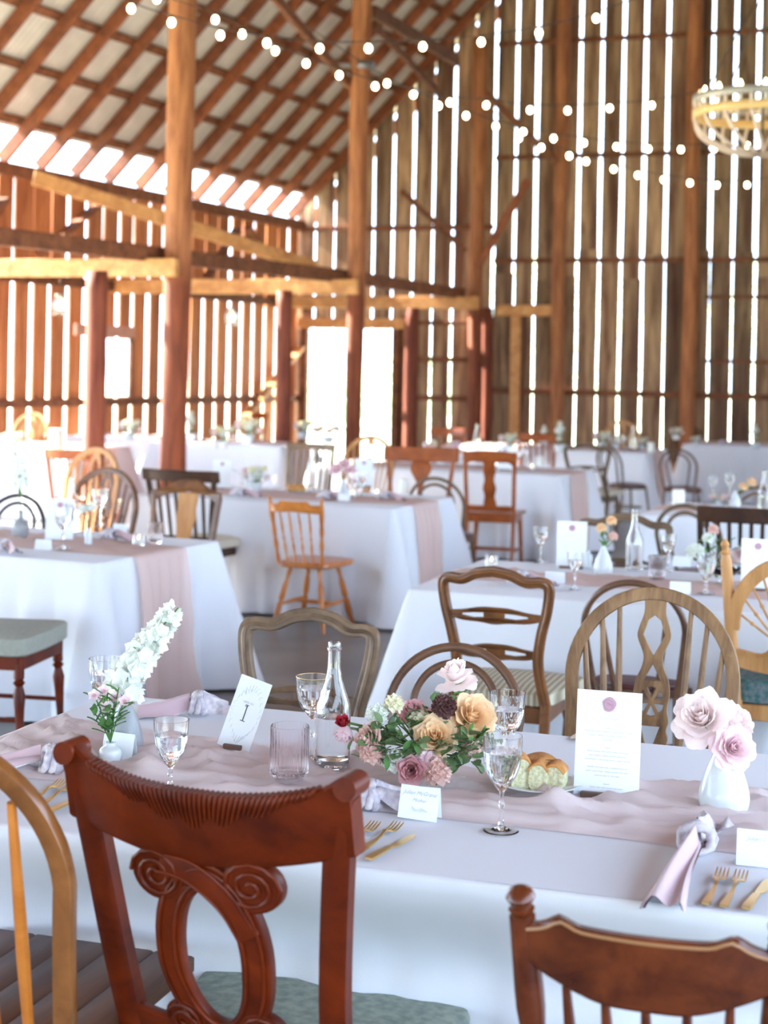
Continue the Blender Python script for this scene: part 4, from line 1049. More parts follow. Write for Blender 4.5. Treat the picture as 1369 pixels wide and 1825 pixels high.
def leafmesh(key, mat, w=.42, fold_=.15):
    m = MB(); m.grid(5, 2, lambda u, v: ((v - .5) * w * sin(pi * min(1, u * .92 + .06)) ** .8 * 1.0, -.12 * u * u * 1.5 + fold_ * abs(v - .5), u))
    me = bpy.data.meshes.new('leaf'); me.from_pydata(m.v, [], m.f); me.shade_smooth(); me.materials.append(mat); return me
LM = {'green': leafmesh('g', M_leaf), 'ivy': leafmesh('i', M_leafd, .8)}
def leaf(par, p, d, s, kind='green', roll=0):
    o = bpy.data.objects.new('leaf', LM[kind]); C.objects.link(o); o.parent = par; o.location = p
    q = Vector(d).to_track_quat('Z', 'Y'); o.rotation_mode = 'QUATERNION'; o.rotation_quaternion = q @ Matrix.Rotation(roll, 3, 'Z').to_quaternion(); o.scale = (s, s, s); return o
def ruffled(color, R, label, loc, group=None, name='carnation', n=26, up=(0, -.3, 1), cat='flower', stem_to=None, seed=1, parts='petal', fn=4):
    rd = random.Random(seed); t = thing(name, label, cat, group, loc); q = Vector(up).to_track_quat('Z', 'Y')
    for k in range(n):
        z = 1 - 1.25 * (k + .5) / n; r_ = sqrt(max(0, 1 - z * z)); a = k * 2.39996; d = q @ Vector((r_ * cos(a), r_ * sin(a), z)); floret(t, color, d * R * .62, d + Vector((rd.uniform(-.3, .3),) * 3), R * .46, parts, fn)
    MB().lathe([(.001, -R * .9), (R * .2, -R * .7), (R * .35, -R * .2), (R * .1, 0)], 8, R=q.to_matrix()).build('calyx', M_stem, t)
    if stem_to is not None:
        b = Vector(stem_to) - Vector(loc); s0 = q @ Vector((0, 0, -R * .8)); MB().tube([tuple(s0), tuple((s0 + b) / 2 + Vector((.004, 0, 0))), tuple(b)], .002, 6).build('stem', M_stem, t)
    return t
# ---- glassware
def goblet(label, h=.165, r=.039, bowl=.095, style='flute', water=.65, gold=False, name='water_goblet', mat=None):
    t = thing(name, label, 'glass'); zs = h - bowl; n = 48 if style != 'plain' else 28
    out = [(.001, .004), (r * .5, .0022), (r * .84, .0), (r * .88, .0008), (r * .86, .0018), (r * .5, .0042), (.007, .010), (.0042, .02), (.0042, zs * .55), (.0065, zs * .62), (.0045, zs * .7), (.005, zs - .006), (.010, zs), (r * .45, zs + bowl * .10), (r * .72, zs + bowl * .25), (r * .90, zs + bowl * .48), (r * .97, zs + bowl * .7), (r, h)]
    inn = [(r - .0016, h), (r * .97 - .002, zs + bowl * .7), (r * .90 - .0025, zs + bowl * .48), (r * .72 - .003, zs + bowl * .27), (r * .40, zs + bowl * .15), (.001, zs + bowl * .10)]
    def dens(p, k=3): return [tuple(a + (b - a) * j / k for a, b in zip(p[i], p[i + 1])) for i in range(len(p) - 1) for j in range(k)] + [p[-1]]
    cut0, cut1 = zs + bowl * .08, zs + bowl * (.72 if style != 'plain' else 0)
    def mod(a, z, rr):
        if style == 'plain' or z < cut0 or z > cut1 or rr < r * .2: return 0
        if style == 'flute': return -.0016 * abs(sin(a * 8))
        return -.0022 * (1 - min(abs(sin(a * 9 + (z - cut0) * 260)), abs(sin(a * 9 - (z - cut0) * 260))))
    MB().lathe(dens(out, 3 if style != 'plain' else 1), n, mod).rings if 0 else None
    mb = MB(); mb.lathe(dens(out, 3) + inn, n if style != 'plain' else 28, mod, cap=False); mb.build('bowl_and_stem', mat or G_clear, t, angle=SH)
    if water:
        zt = zs + bowl * water; prof = [(.001, zs + bowl * .105)] + [(max(.001, a - .0006), z) for a, z in reversed(inn[:-1]) if z < zt] 
        # radius at the surface
        rt = None
        for (a, za), (b, zb) in zip(inn[:-1], inn[1:]):
            if zb <= zt <= za: rt = b + (a - b) * (zt - zb) / (za - zb)
        prof += [(rt - .0006, zt), (.001, zt)]; MB().lathe(prof, 24).build('water', G_water, t, angle=SH)
    if gold: MB().tube([((r - .0006) * cos(2 * pi * k / 32), (r - .0006) * sin(2 * pi * k / 32), h) for k in range(32)], .0009, 6, closed=True).build('gilt_rim', M_gold, t)
    return t
def votive(label, h=.105, r=.036, ribs=28, name='ribbed_glass', foot=True, cat='glass', candle=False):
    t = thing(name, label, cat); out = [(.001, 0), (r * .72, 0), (r * .76, .004), (r * .78, .012), (r * .97, .016), (r, .022), (r, h * .5), (r, h - .004), (r * .99, h)]
    inn = [(r * .965, h), (r * .95, h - .006), (r * .95, h * .5), (r * .95, .024), (r * .8, .018), (.001, .018)]
    MB().lathe(out + inn, ribs * 4, lambda a, z, rr: (.0008 * cos(a * ribs) if .014 < z < h - .003 and rr > r * .93 else 0)).build('ribbed_body', G_pink, t, angle=SH)
    if candle: MB().lathe([(.001, .019), (r * .8, .019), (r * .8, h * .45), (.001, h * .45)], 20).build('candle', M_candle, t)
    return t
def bottle(label, h=.30, r=.038, name='glass_bottle', k=1.0, water=True):
    t = thing(name, label, 'bottle'); out = [(.001, .012), (r * .6, .004), (r * .85, 0), (r * .98, .005), (r, .02), (r, h * .42), (r * .96, h * .50), (r * .72, h * .60), (r * .48, h * .70), (r * .37, h * .80), (r * .35, h * .93), (r * .42, h * .935), (r * .42, h * .955), (r * .36, h * .96), (r * .37, h * .99), (r * .33, h)]
    inn = [(max(.002, a - .003), z + (.006 if z < .03 else 0)) for a, z in reversed(out[3:])] + [(r * .6, .014), (.001, .02)]
    MB().lathe(out + inn, 32).build('bottle_body', G_clear, t, angle=SH)
    if water: MB().lathe([(.001, .021), (r * .6, .016), (r * .9, .02), (r - .0036, .03), (r - .0036, h * .40), (.001, h * .40)], 28).build('water', G_water, t, angle=SH)
    return t
def vase(label, prof, mat, name='bud_vase'):
    t = thing(name, label, 'vase'); inn = [(max(.001, a - .003), z) for a, z in reversed(prof) if z > prof[-1][1] * .55]
    MB().lathe(catmull([(max(a, .001), z) for a, z in prof], 4) + inn, 32).build('ceramic_body', mat, t); return t
tear = lambda h, r, nk: [(.001, 0), (r * .7, 0), (r * .92, h * .05), (r, h * .17), (r * .97, h * .3), (r * .78, h * .52), (r * .5, h * .74), (nk * 1.05, h * .90), (nk, h * .97), (nk * 1.1, h)]
def tealight(label, h=.06, r=.03):
    t = thing('tealight_holder', label, 'candle'); MB().lathe([(.001, 0), (r * .9, 0), (r, .004), (r, h), (r - .002, h), (r - .003, .008), (.001, .008)], 24).build('glass_cup', G_clear, t, angle=SH)
    MB().lathe([(.001, .0085), (r * .8, .0085), (r * .8, h * .55), (.001, h * .55)], 16).build('candle', M_candle, t)
    MB().lathe([(.001, 0), (.004, .005), (.003, .011), (.0005, .018)], 8, o=(0, 0, h * .56)).build('flame', M_flame, t); return t
# ---- cutlery: lies along +y, tip at +y
def cutlery(kind, label, mat, L=.19):
    t = thing('knife' if kind == 'knife' else 'fork', label, 'cutlery')
    if kind == 'knife':
        rs = []
        for k, (y, w_, th) in enumerate(((0, .0075, .005), (.004, .0085, .0055), (L * .42, .0065, .0045), (L * .46, .004, .004), (L * .50, .006, .002), (L * .56, .0092, .0016), (L * .85, .0092, .0014), (L * .95, .006, .0012), (L, .001, .001))):
            ox = .002 if y > L * .5 else 0; rs.append([(ox - w_, y, .001), (ox + w_, y, .001), (ox + w_, y, .001 + th), (ox - w_, y, .001 + th)])
        m = MB(); m.rings(rs[:4]); m.build('handle', mat, t, angle=SH); m = MB(); m.rings(rs[3:]); m.build('blade', mat, t, angle=SH)
    else:
        rs = []
        for y, w_, z, th in ((0, .0068, .001, .004), (.004, .0078, .001, .0045), (L * .36, .0048, .001, .0035), (L * .52, .0028, .004, .003), (L * .64, .0028, .010, .0025), (L * .68, .008, .009, .002), (L * .72, .0118, .006, .0018), (L * .77, .0125, .004, .0016)):
            rs.append([(-w_, y, z), (w_, y, z), (w_, y, z + th), (-w_, y, z + th)])
        m = MB(); m.rings(rs[:4]); m.build('handle', mat, t, angle=SH); m = MB(); m.rings(rs[3:]); m.build('fork_head', mat, t, angle=SH)
        for i in range(4):
            x = -.0105 + i * .007; m = MB(); m.rings([[(x - w_, y, z), (x + w_, y, z), (x + w_, y, z + .0016), (x - w_, y, z + .0016)] for y, z, w_ in ((L * .765, .004, .0022), (L * .85, .004, .0018), (L * .95, .008, .0014), (L, .011, .0006))]); m.build('tine', mat, t, angle=SH)
    return t
ZT = TH + .0035
def lay(o, px, py, ang, label=None, z=None, group=None, sc=None):
    p = P(px, py, z or ZT); return use(o, label or o['label'], p, ang, group, sc)
def lay2(o, b, tip, label=None, z=None, group=None):
    a = P(b[0], b[1], z or ZT); c = P(tip[0], tip[1], z or ZT); d = c - a; return use(o, label or o['label'], a, atan2(-d.x, d.y), group)
# ---- cards
def card(name, label, w_, h_, cat='card', tilt=12, th=.0008, text=(), loc=(0, 0, 0), rz=0, folded=False, lean=0):
    """text = (string, size, x, z from top, material, shear)"""
    t = thing(name, label, cat, None, loc, rz); R = Matrix.Rotation(radians(-tilt), 3, 'X') @ Matrix.Rotation(radians(lean), 3, 'Y')
    m = MB().box((0, 0, h_ / 2), (w_, th, h_)); m.xf(lambda p: R @ p); m.build('card_face', M_paper, t, False)
    if folded:
        R2 = Matrix.Rotation(radians(tilt), 3, 'X'); m = MB().box((0, 0, h_ / 2), (w_, th, h_)); top = R @ Vector((0, 0, h_)); o2 = R2 @ Vector((0, 0, h_)); m.xf(lambda p: R2 @ p + top - o2); m.build('card_back', M_paper, t, False)
    for s_, size, x, z, mat, shr in text:
        m = text_mb(s_, size, shr); m.xf(lambda p: R @ (Vector((p.x, -th / 2 - .0004, p.z)) + Vector((x, 0, h_ - z)))); o = m.build('lettering', mat, t, False)
    t['_R'] = 0
    return t, R
# ---- napkin with a knot
M_nap = plain('dusty_pink_velvet', (206, 176, 182), .9, spec=.1, bump=.1, bscale=500, sheen=.5); M_napf = plain('floral_print_lining', (228, 220, 220), .85, c2=(176, 166, 180), vscale=45, bump=.1, bscale=300)
def napkin(label, L=.16, seed=0, wd=.07, knot=True):
    t = thing('knotted_napkin', label, 'napkin')
    def tail(sgn, ln, w0, w1, curl):
        def f(u, v):
            a = (v - .5) * 2; w_ = w0 + (w1 - w0) * u ** .8; y = sgn * (.018 + ln * u); x = a * w_ * .5 + .012 * sin(u * 2.4 + seed) * sgn
            z = .010 + .020 * (1 - u) ** 1.3 + (.016 * (1 - a * a) + curl * .012 * cos(a * 5 + u * 2 + seed)) * (.35 + .65 * (1 - u * .5))
            if abs(a) > .8: z = max(.002, z - .012)
            return (x, y, z)
        return f
    MB().grid(18, 16, tail(-1, L, .03, wd, 1.0)).build('front_tail', M_nap, t)
    MB().grid(10, 14, lambda u, v: tail(-1, L * .97, .028, wd * .9, 1.0)(u, v)[:2] + (max(.001, tail(-1, L, .03, wd, 1.0)(u, v)[2] - .0035),)).build('lining', M_napf, t)
    MB().grid(14, 14, tail(1, L * .5, .03, wd * 1.1, 1.6)).build('back_tail', M_napf, t)
    m = MB()
    for q in range(4):
        pts = []
        for i in range(20):
            a = 2 * pi * i / 20; pts.append((.030 * cos(a) + .004 * sin(q), .004 + (q - 1.5) * .0085 + .007 * sin(a + q * 1.1), .028 + .023 * sin(a) + .002 * sin(3 * a + q)))
        m.tube(pts, [.0078 + .002 * sin(i * 1.7 + q * 2) for i in range(20)], 9, closed=True)
    m.build('knot', M_napf, t)
    return t
# ================================================================ FRONT TABLE
y1 = -yaw1
RZ = TH + .012       # things standing on the crumpled runner
# water goblets
gp = goblet('', .19, .0405, .098, 'diamond', .62, name='cut_glass_goblet')
gf = goblet('', .19, .0405, .105, 'flute', .70)
gg = goblet('', .195, .041, .092, 'plain', .70, gold=True)
gs2 = goblet('', .15, .038, .096, 'diamond', .66, name='cut_glass_goblet')
lay(gf, 893, 1481, 0, 'stemmed goblet of water standing in front of the bread plate', TH + .003)
lay(gp, 902, 1386, 0, 'cut crystal goblet behind the flower centrepiece and bread', RZ)
lay(gg, 556, 1355, 0, 'gilt rimmed water goblet behind the clear bottle', TH + .003)
lay(gs2, 303, 1408, 0, 'cut glass goblet between the grey vase and the table number', RZ)
lay(gs2, 186, 1292, 0, 'cut glass water goblet behind the white stock flower', TH + .003, sc=1.12)
vt = votive('ribbed glass cup beside the bottle', .122, .042, 30); lay(vt, 515, 1392, 0, 'tall ribbed glass tumbler in front of the bottle on the front table', RZ)
bt = bottle('', .285, .0405); lay(bt, 592, 1366, 0, 'clear glass bottle of water on the front table', TH + .006)
# vases
vg = vase('', tear(.125, .043, .011), M_greyc); lay(vg, 222, 1338, 0, 'grey teardrop vase holding the white stock flower', RZ)
vw = vase('', [(.001, 0), (.018, 0), (.024, .006), (.026, .018), (.023, .030), (.013, .038), (.012, .045)], M_white); lay(vw, 196, 1358, 0, 'tiny round white vase with pink phlox', RZ)
vr = vase('', tear(.155, .053, .014), M_white, 'teardrop_vase'); vrp = P(1290, 1447, TH + .004); use(vr, 'glossy white teardrop vase holding three blush roses', vrp)
# roses in the white vase
nk = vrp + Vector((0, 0, .15))
rp = [((1250, 1278), vrp.y + .01, (-.35, -.75, .55), 'blush', .062), ((1306, 1286), vrp.y + .035, (.45, -.55, .7), 'blush', .052), ((1308, 1332), vrp.y - .045, (.12, -.93, .35), 'pink', .044)]
for k, ((px, py), Y, am, co, R_) in enumerate(rp):
    rose(co, R_, ('largest blush rose, upper left in the white teardrop vase', 'blush rose turned away, upper right in the white teardrop vase', 'pink rose facing forward, lowest in the white teardrop vase')[k], D(px, py, Y), am, nk - Vector((0, 0, .02)), group='roses in the white vase', seed=k + 3)
# stock spike in the grey vase
vp = P(222, 1338, RZ); top = D(318, 1083, vp.y + .03); b0 = vp + Vector((0, 0, .11))
stk = thing('stock_flower', 'tall white stock flower leaning right out of the grey vase', 'flower', loc=b0)
midp = D(225, 1215, vp.y); path = [Vector(q) for q in catmull([(0, 0, 0), tuple(midp - b0), tuple(D(262, 1150, vp.y + .02) - b0), tuple(top - b0)], 12)]
MB().tube(path, [.0035 - .0018 * i / len(path) for i in range(len(path))], 7).build('stem', M_stem, stk)
rd = random.Random(4)
for i in range(86):
    u = .26 + .74 * (i / 91); p = path[min(len(path) - 1, int(u * (len(path) - 1)))]; a = i * 2.4; a += rd.uniform(-.5, .5); r_ = (.040 * (1 - u * .62)) * rd.uniform(.55, 1.15) * (1 if u < .62 or u > .70 else .6)
    T_ = (path[-1] - path[len(path) // 3]).normalized(); xx = T_.orthogonal().normalized(); yy = T_.cross(xx); d = xx * cos(a) + yy * sin(a)
    floret(stk, 'white', p + d * r_ + T_ * rd.uniform(-.006, .006), d + T_ * rd.uniform(-.2, .8) + Vector((rd.uniform(-.4, .4), -.3, rd.uniform(-.4, .4))), .0225 * (1.15 - u * .35) * rd.uniform(.8, 1.15), 'floret', 5)
for i in range(9):
    p = path[int(len(path) * (.15 + .06 * i)) % len(path)]; leaf(stk, p, (rd.uniform(-1, 1), rd.uniform(-1, .2), .6), .03)
# phlox
pv = P(196, 1358, RZ) + Vector((0, 0, .045)); ph = thing('phlox_sprig', 'pink and white phlox with bright green leaves in the tiny white vase', 'flower', loc=pv)
for k, (px, py) in enumerate(((168, 1240), (185, 1232), (205, 1243), (222, 1250), (160, 1262), (212, 1225), (190, 1262))):
    e = D(px, py, pv.y - .01 + .01 * (k % 3)) - pv; MB().tube(catmull([(0, 0, 0), tuple(e * .5 + Vector((0, 0, .01))), tuple(e)], 4), .0016, 6).build('stem', M_stem, ph)
    if k in (0, 1, 2, 3, 6): floret(ph, 'pink', e, (e.x * 2, -.8, .5), .014, 'floret', 5); floret(ph, 'rose', e + Vector((0, -.0012, .0003)), (e.x * 2, -.8, .5), .005, 'flower_eye', 5)
    for j in range(6): leaf(ph, e * (.25 + .13 * j), (rd.uniform(-1, 1), rd.uniform(-.8, .3), .7), .034)
# table number card
ncp = P(414, 1336, TH + .012); nt_, Rn = card('table_number_card', 'tall white table number card with a dark 1', .088, .172, 'card', 17, text=(('table no.', .0085, 0, .060, M_ink, .4),), loc=ncp, rz=y1 - .12, lean=12)
for sx, sz, x, z in ((.0022, .036, 0, .083), (.009, .0016, -.0008, .064), (.013, .0016, 0, .102), (.005, .0016, -.0035, .067)):
    m = MB().box((x, -.0011, .172 - z), (sx, .0005, sz)); m.xf(lambda p: Rn @ p); m.build('numeral_stroke', M_inkd, nt_, False)
mv = MB()
for k in range(26):
    a = 2 * pi * k / 26; x = .036 * cos(a); z = .086 + .062 * sin(a); mv.tube([(x, -.0011, z), (x + .006 * cos(a * 3), -.0011, z + .008 * sin(a * 2 + 1)), (x + .003, -.0011, z + .01)], .0004, 4)
mv.xf(lambda p: Rn @ p); mv.build('printed_vine', plain('faint_ink', (214, 216, 214), .8), nt_)
m = MB().box((0, .012, .006), (.05, .03, .012), None, .002); m.build('card_stand', M_stand, nt_, False)
# menu card with wax seal
mp_ = P(1080, 1421, TH + .016)
menu_lines = (('MENU', .0036, .052), ('FAMILY STYLE DINNER', .0042, .060), ('salads', .0048, .079), ('Field greens with strawberries, goat cheese, candied', .0049, .087), ('pecans, balsamic and shallot vinaigrette', .0049, .0955), ('dressing', .0049, .104), ('mains', .0048, .121), ('Roast chicken with lemon butter sauce and', .0049, .129), ('herb potatoes, grilled market vegetables,', .0049, .1375), ('seared salmon with fennel, lemon, capers and dill', .0049, .146), ('Farfalle with basil pesto, roasted tomatoes', .0049, .162), ('warm house bread, whipped butter and olives', .0049, .1705), ('seasonal sides for the table', .0049, .179), ('dessert', .0048, .196), ('lemon cake with berries and cream', .0049, .204))
mc, Rm = card('menu_card', 'white printed menu card with mauve wax seal in a wooden stand', .139, .222, 'card', 8, text=tuple((s_, z_, 0, q, M_ink, 0) for s_, z_, q in menu_lines), loc=mp_, rz=y1 + .03)
m = MB(); sealp = [(.0145 * (1 + .06 * sin(3 * a + 1) + .04 * sin(5 * a)) * cos(a), .0155 * (1 + .05 * sin(2 * a)) * sin(a)) for a in [2 * pi * k / 32 for k in range(32)]]
pl = plate2d([sealp], .005, .0018); pl.xf(lambda p: Rm @ (Vector((p.x, p.y - .0025, p.z)) + Vector((.0, 0, .194)))); pl.build('wax_seal', M_wax, mc, angle=SH)
pl = MB().tube([(.0098 * cos(2 * pi * k / 28), -.0052, .194 + .0102 * sin(2 * pi * k / 28)) for k in range(28)], .0011, 6, closed=True)
for k in range(5): pl.tube([(-.005 + k * .0026, -.0054, .189 + .001 * k), (-.004 + k * .0024, -.0056, .199 - .001 * k)], .0006, 5)
pl.xf(lambda p: Rm @ p); pl.build('seal_stamp', M_wax, mc)
for sy in (-.008, .010): MB().box((.006, sy, .001 if sy < 0 else .004), (.118, .012, .020 if sy < 0 else .028), None, .0015).build('wooden_stand', M_stand, mc, False)
# place cards
def pcard(px, py, rz, label, lines, w_=.082, h_=.066, tl=14, lean=0):
    return card('place_card', label, w_, h_, 'card', tl, text=lines, loc=P(px, py, ZT), rz=rz, folded=True, lean=lean)
pc1, Rp = pcard(743, 1461, y1 + .05, 'white folded place card with two lines of script by the gold forks', (('Julian McGrane', .0112, 0, .0175, M_ink, .45), ('Mother', .0095, 0, .031, M_ink, .45)), lean=3)
for pc, R_ in ((pc1, Rp),):
    mv = MB()
    for k in range(9): x = -.016 + .004 * k; mv.tube([(x, -.0011, .018 + .004 * sin(k * 2.1)), (x + .004, -.0011, .022 + .003 * cos(k * 1.3)), (x + .005, -.0011, .016)], .0004, 4)
    mv.xf(lambda p: R_ @ p); mv.build('printed_sprig', MATS['faint_ink'], pc)
pcard(1352, 1545, y1 + .03, 'white folded place card at the right edge beside three gold pieces', (('Julian C', .0115, -.005, .020, M_ink, .45),))
pcard(206, 1358, y1 - .1, 'blank looking white card half hidden by the ring back chair crest', ())
# flat menu paper under the napkin at the far side
pm_ = P(262, 1264, TH + .004); fm = MB().box((0, 0, 0), (.13, .20, .0012)).build('folded_paper', M_paper, None, False); fm.location = pm_; fm.rotation_euler = (0, 0, y1 - .35); tag(fm, 'sheet of white paper lying flat behind the grey vase', 'paper')
# cutlery
fk = cutlery('fork', '', M_gold); kn = cutlery('knife', '', M_gold); fks = cutlery('fork', '', M_silver); kns = cutlery('knife', '', M_silver)
lay2(fk, (600, 1520), (688, 1462), 'gold salad fork on the left, closest to the ring back chair post'); lay2(fk, (640, 1520), (733, 1460), 'gold dinner fork in the middle of the centre setting'); lay2(kn, (657, 1534), (766, 1473), 'gold knife lying beside the script place card')
lay2(fk, (40, 1438), (132, 1386), 'gold fork on the far left of the left setting'); lay2(fk, (58, 1444), (150, 1393), 'second gold fork of the left setting'); lay2(kn, (84, 1450), (190, 1402), 'gold knife of the left setting, partly behind the chair post')
lay2(fk, (1258, 1614), (1302, 1535), 'gold fork on the left of the right edge setting'); lay2(fk, (1290, 1618), (1338, 1536), 'gold fork in the middle of the right edge setting'); lay2(kn, (1330, 1622), (1390, 1542), 'gold knife at the right edge setting')
lay2(kns, (1062, 1292), (988, 1338), 'silver knife behind the bread, left of the menu card'); lay2(fks, (1075, 1296), (1002, 1345), 'silver fork behind the bread, left of the menu card')
# napkins
def lay_nap(px, py, ang, label, sc=1.0, seed=0, L=.16, wd=.07, z=None):
    o = napkin(label, L, seed, wd); p = P(px, py, z or TH + .004); o.location = p; o.rotation_euler = (0, 0, ang); o.scale = (sc,) * 3; return o
def lay_nap2(kn_, tip, label, seed, wd, z=None):
    a = P(*kn_, z or TH + .004); b = P(*tip, TH + .004); d = a - b; o = napkin(label, d.length, seed, wd); o.location = a; o.rotation_euler = (0, 0, atan2(-d.x, d.y)); return o
lay_nap2((1240, 1520), (1192, 1622), 'knotted pink napkin with floral lining hanging towards the front right chair', 0, .080)
lay_nap(655, 1440, y1 - 1.25, 'rolled pink napkin beside the script place card', 1.0, 2, .16, .075)
lay_nap(88, 1376, y1 - .95, 'knotted pink napkin on the left behind the gold forks', 1.05, 1, .15, .075)
lay_nap(350, 1272, y1 - 1.15, 'knotted napkin on the far side, behind the table number card', 1.0, 3, .13, .085, TH + .008)
# small pink cloth tip hanging over the edge
tp = MB().grid(8, 8, lambda u, v: ((v - .5) * .07 * (1 - u * .85), -.002 - .004 * sin(v * 5), -.05 * u)).build('napkin_corner', M_nap); tp.location = P(568, 1527, TH + .003) ; tp.rotation_euler = (0, 0, y1); tag(tp, 'corner of a pink napkin hanging over the front table edge', 'napkin')
# bread plate
bp_ = P(962, 1404, TH + .020); pt = thing('bread_plate', 'white plate of herb bread beside the menu card', 'plate', loc=bp_)
MB().lathe([(.001, 0), (.05, 0), (.055, .004), (.085, .011), (.094, .014), (.094, .016), (.084, .014), (.052, .007), (.001, .006)], 40).build('dish', M_white, pt)
M_crumb = plain('herb_bread', (226, 220, 186), .9, c2=(190, 184, 140), vscale=120, bump=.5, bscale=120); M_crust = plain('golden_crust', (214, 162, 96), .7, c2=(190, 122, 60), vscale=30, bump=.3, bscale=60)
for k, (dx, dy, a, w_, h_) in enumerate(((-.045, -.012, .35, .040, .062), (-.005, -.022, .12, .034, .052), (.030, -.020, -.02, .040, .048), (.005, .030, .5, .075, .050))):
    b_ = bp_ + Vector((dx, dy, .008)); t = thing('bread_slice', ('left slice of herb bread standing on the plate', 'middle slice of herb bread on the plate', 'slice of herb bread nearest the menu card', 'slice of bread lying behind the others on the plate')[k], 'bread', 'bread on the plate', b_, y1 + a)
    crx = [(-w_ / 2, 0), (w_ / 2, 0), (w_ / 2 + .002, h_ * .8), (w_ * .3, h_), (0, h_ + .004), (-w_ * .35, h_ - .002), (-w_ / 2 - .002, h_ * .78)]
    s_ = plate2d([catmull(crx, 3, True)], .05, .003); s_.build('crumb', M_crumb, t, angle=SH)
    top_ = [(-w_ / 2 - .003, h_ * .72), (-w_ / 2 - .004, h_ * .82), (-w_ * .35, h_ + .001), (0, h_ + .007), (w_ * .3, h_ + .003), (w_ / 2 + .004, h_ * .82), (w_ / 2 + .003, h_ * .7), (w_ * .3, h_ * .93), (0, h_ * .98), (-w_ * .35, h_ * .90)]
    s_ = plate2d([catmull(top_, 3, True)], .054, .003); s_.build('crust', M_crust, t, angle=SH)
# ---------------- flower centrepiece
cb = P(745, 1398, TH + .006); Yc = cb.y
cv = thing('footed_bowl', 'low clear glass bowl holding the flower centrepiece', 'bowl', loc=(cb.x, cb.y + .02, cb.z)); MB().lathe([(.001, 0), (.045, 0), (.04, .006), (.012, .012), (.012, .03), (.05, .04), (.085, .075), (.09, .085), (.086, .085), (.048, .045), (.001, .04)], 32).build('glass_bowl', G_clear, cv)
ctr = Vector((cb.x, cb.y + .02, cb.z + .07))
cg = 'flowers of the front centrepiece'
def at(px, py, dy): return D(px, py, Yc + dy)
rose('peach', .046, 'peach rose in the middle of the centrepiece', at(775, 1313, -.055), (-.1, -.85, .5), ctr, group=cg, seed=11)
rose('peach', .054, 'peach rose upper right in the centrepiece', at(842, 1275, -.01), (.25, -.75, .6), ctr, group=cg, seed=12)
rose('blush', .047, 'tall blown blush rose standing highest above the centrepiece', at(813, 1203, .02), (-.25, -.25, .9), ctr + Vector((.02, 0, 0)), group=cg, seed=13, kind='blown')
rose('rose', .040, 'dusty pink garden rose low at the front of the centrepiece', at(733, 1372, -.085), (-.12, -.97, .2), ctr, group=cg, seed=14, kind='bud')
rose('coral', .036, 'coral blush rose at the left end of the centrepiece', at(654, 1318, -.045), (-.8, -.5, .3), ctr, group=cg, seed=15)
rose('red', .020, 'small red bud farthest left of the centrepiece', at(611, 1289, -.03), (-.1, -.6, .8), ctr, group=cg, seed=16, kind='bud')
rose('pink', .030, 'pink tulip shaped bloom under the small red bud', at(616, 1302, -.02), (-.3, -.5, -.8), ctr, group=cg, seed=17, kind='bud')
rose('rose', .036, 'pale pink rose behind the middle of the centrepiece', at(735, 1268, .05), (-.1, -.4, .9), ctr, group=cg, seed=18)
ruffled('coral', .036, 'pink ruffled carnation low at the front right of the centrepiece', at(778, 1376, -.08), cg, stem_to=ctr, seed=2, n=34)
ruffled('pink', .030, 'pale pink carnation between the dusty rose and the carnation', at(757, 1358, -.07), cg, stem_to=ctr, seed=3)
ruffled('cream', .024, 'cream carnation standing upper left above the centrepiece', at(702, 1256, .0), cg, stem_to=ctr, seed=4, n=20)
ruffled('white', .026, 'white frilled flower left of the cream carnation', at(672, 1274, -.01), cg, stem_to=ctr, seed=5, n=22)
ruffled('coral', .030, 'pink hydrangea head lower left of the centrepiece', at(665, 1342, -.06), cg, 'hydrangea', n=40, stem_to=ctr, seed=6, parts='floret')
ruffled('white', .028, 'white hydrangea head at the bottom left of the centrepiece', at(703, 1358, -.07), cg, 'hydrangea', n=40, stem_to=ctr, seed=7, parts='floret')
ruffled('cream', .030, 'cream flower tucked behind the middle peach rose', at(748, 1290, .01), cg, stem_to=ctr, seed=8, n=22)
ruffled('brown', .030, 'dusky brown amaranth tuft between the peach roses', at(792, 1262, -.01), cg, 'amaranth', n=60, stem_to=ctr, seed=9, parts='tuft')
ruffled('coral', .028, 'faded pink hydrangea at the right end of the centrepiece', at(838, 1335, -.04), cg, 'hydrangea', n=34, stem_to=ctr, seed=10, parts='floret')
sg = thing('foliage_sprigs', 'variegated green leaves all through the centrepiece', 'foliage', loc=ctr); rd = random.Random(9)
for px, py, dy, n_ in ((690, 1300, -.04, 20), (670, 1325, -.05, 12), (700, 1335, -.06, 16), (730, 1325, -.07, 16), (760, 1270, .02, 10), (745, 1300, -.01, 10), (800, 1335, -.06, 18), (825, 1325, -.06, 16), (850, 1320, -.04, 16), (820, 1355, -.06, 14), (845, 1345, -.05, 12), (868, 1335, -.02, 10), (715, 1280, .01, 12), (690, 1345, -.07, 10), (640, 1345, -.04, 5), (650, 1300, -.02, 6), (795, 1245, 0, 5), (800, 1300, -.02, 10)):
    e = at(px, py, dy) - ctr; MB().tube([(0, 0, 0), tuple(e * .6 + Vector((0, 0, .008))), tuple(e)], .0014, 5).build('stem', M_stem, sg)
    for j in range(n_):
        leaf(sg, e + Vector((rd.uniform(-.024, .024), rd.uniform(-.015, .015), rd.uniform(-.018, .018))), (rd.uniform(-1, 1), rd.uniform(-1, .1), rd.uniform(-.4, 1)), rd.uniform(.020, .036), 'ivy' if rd.random() < .6 else 'green', rd.uniform(-.5, .5))

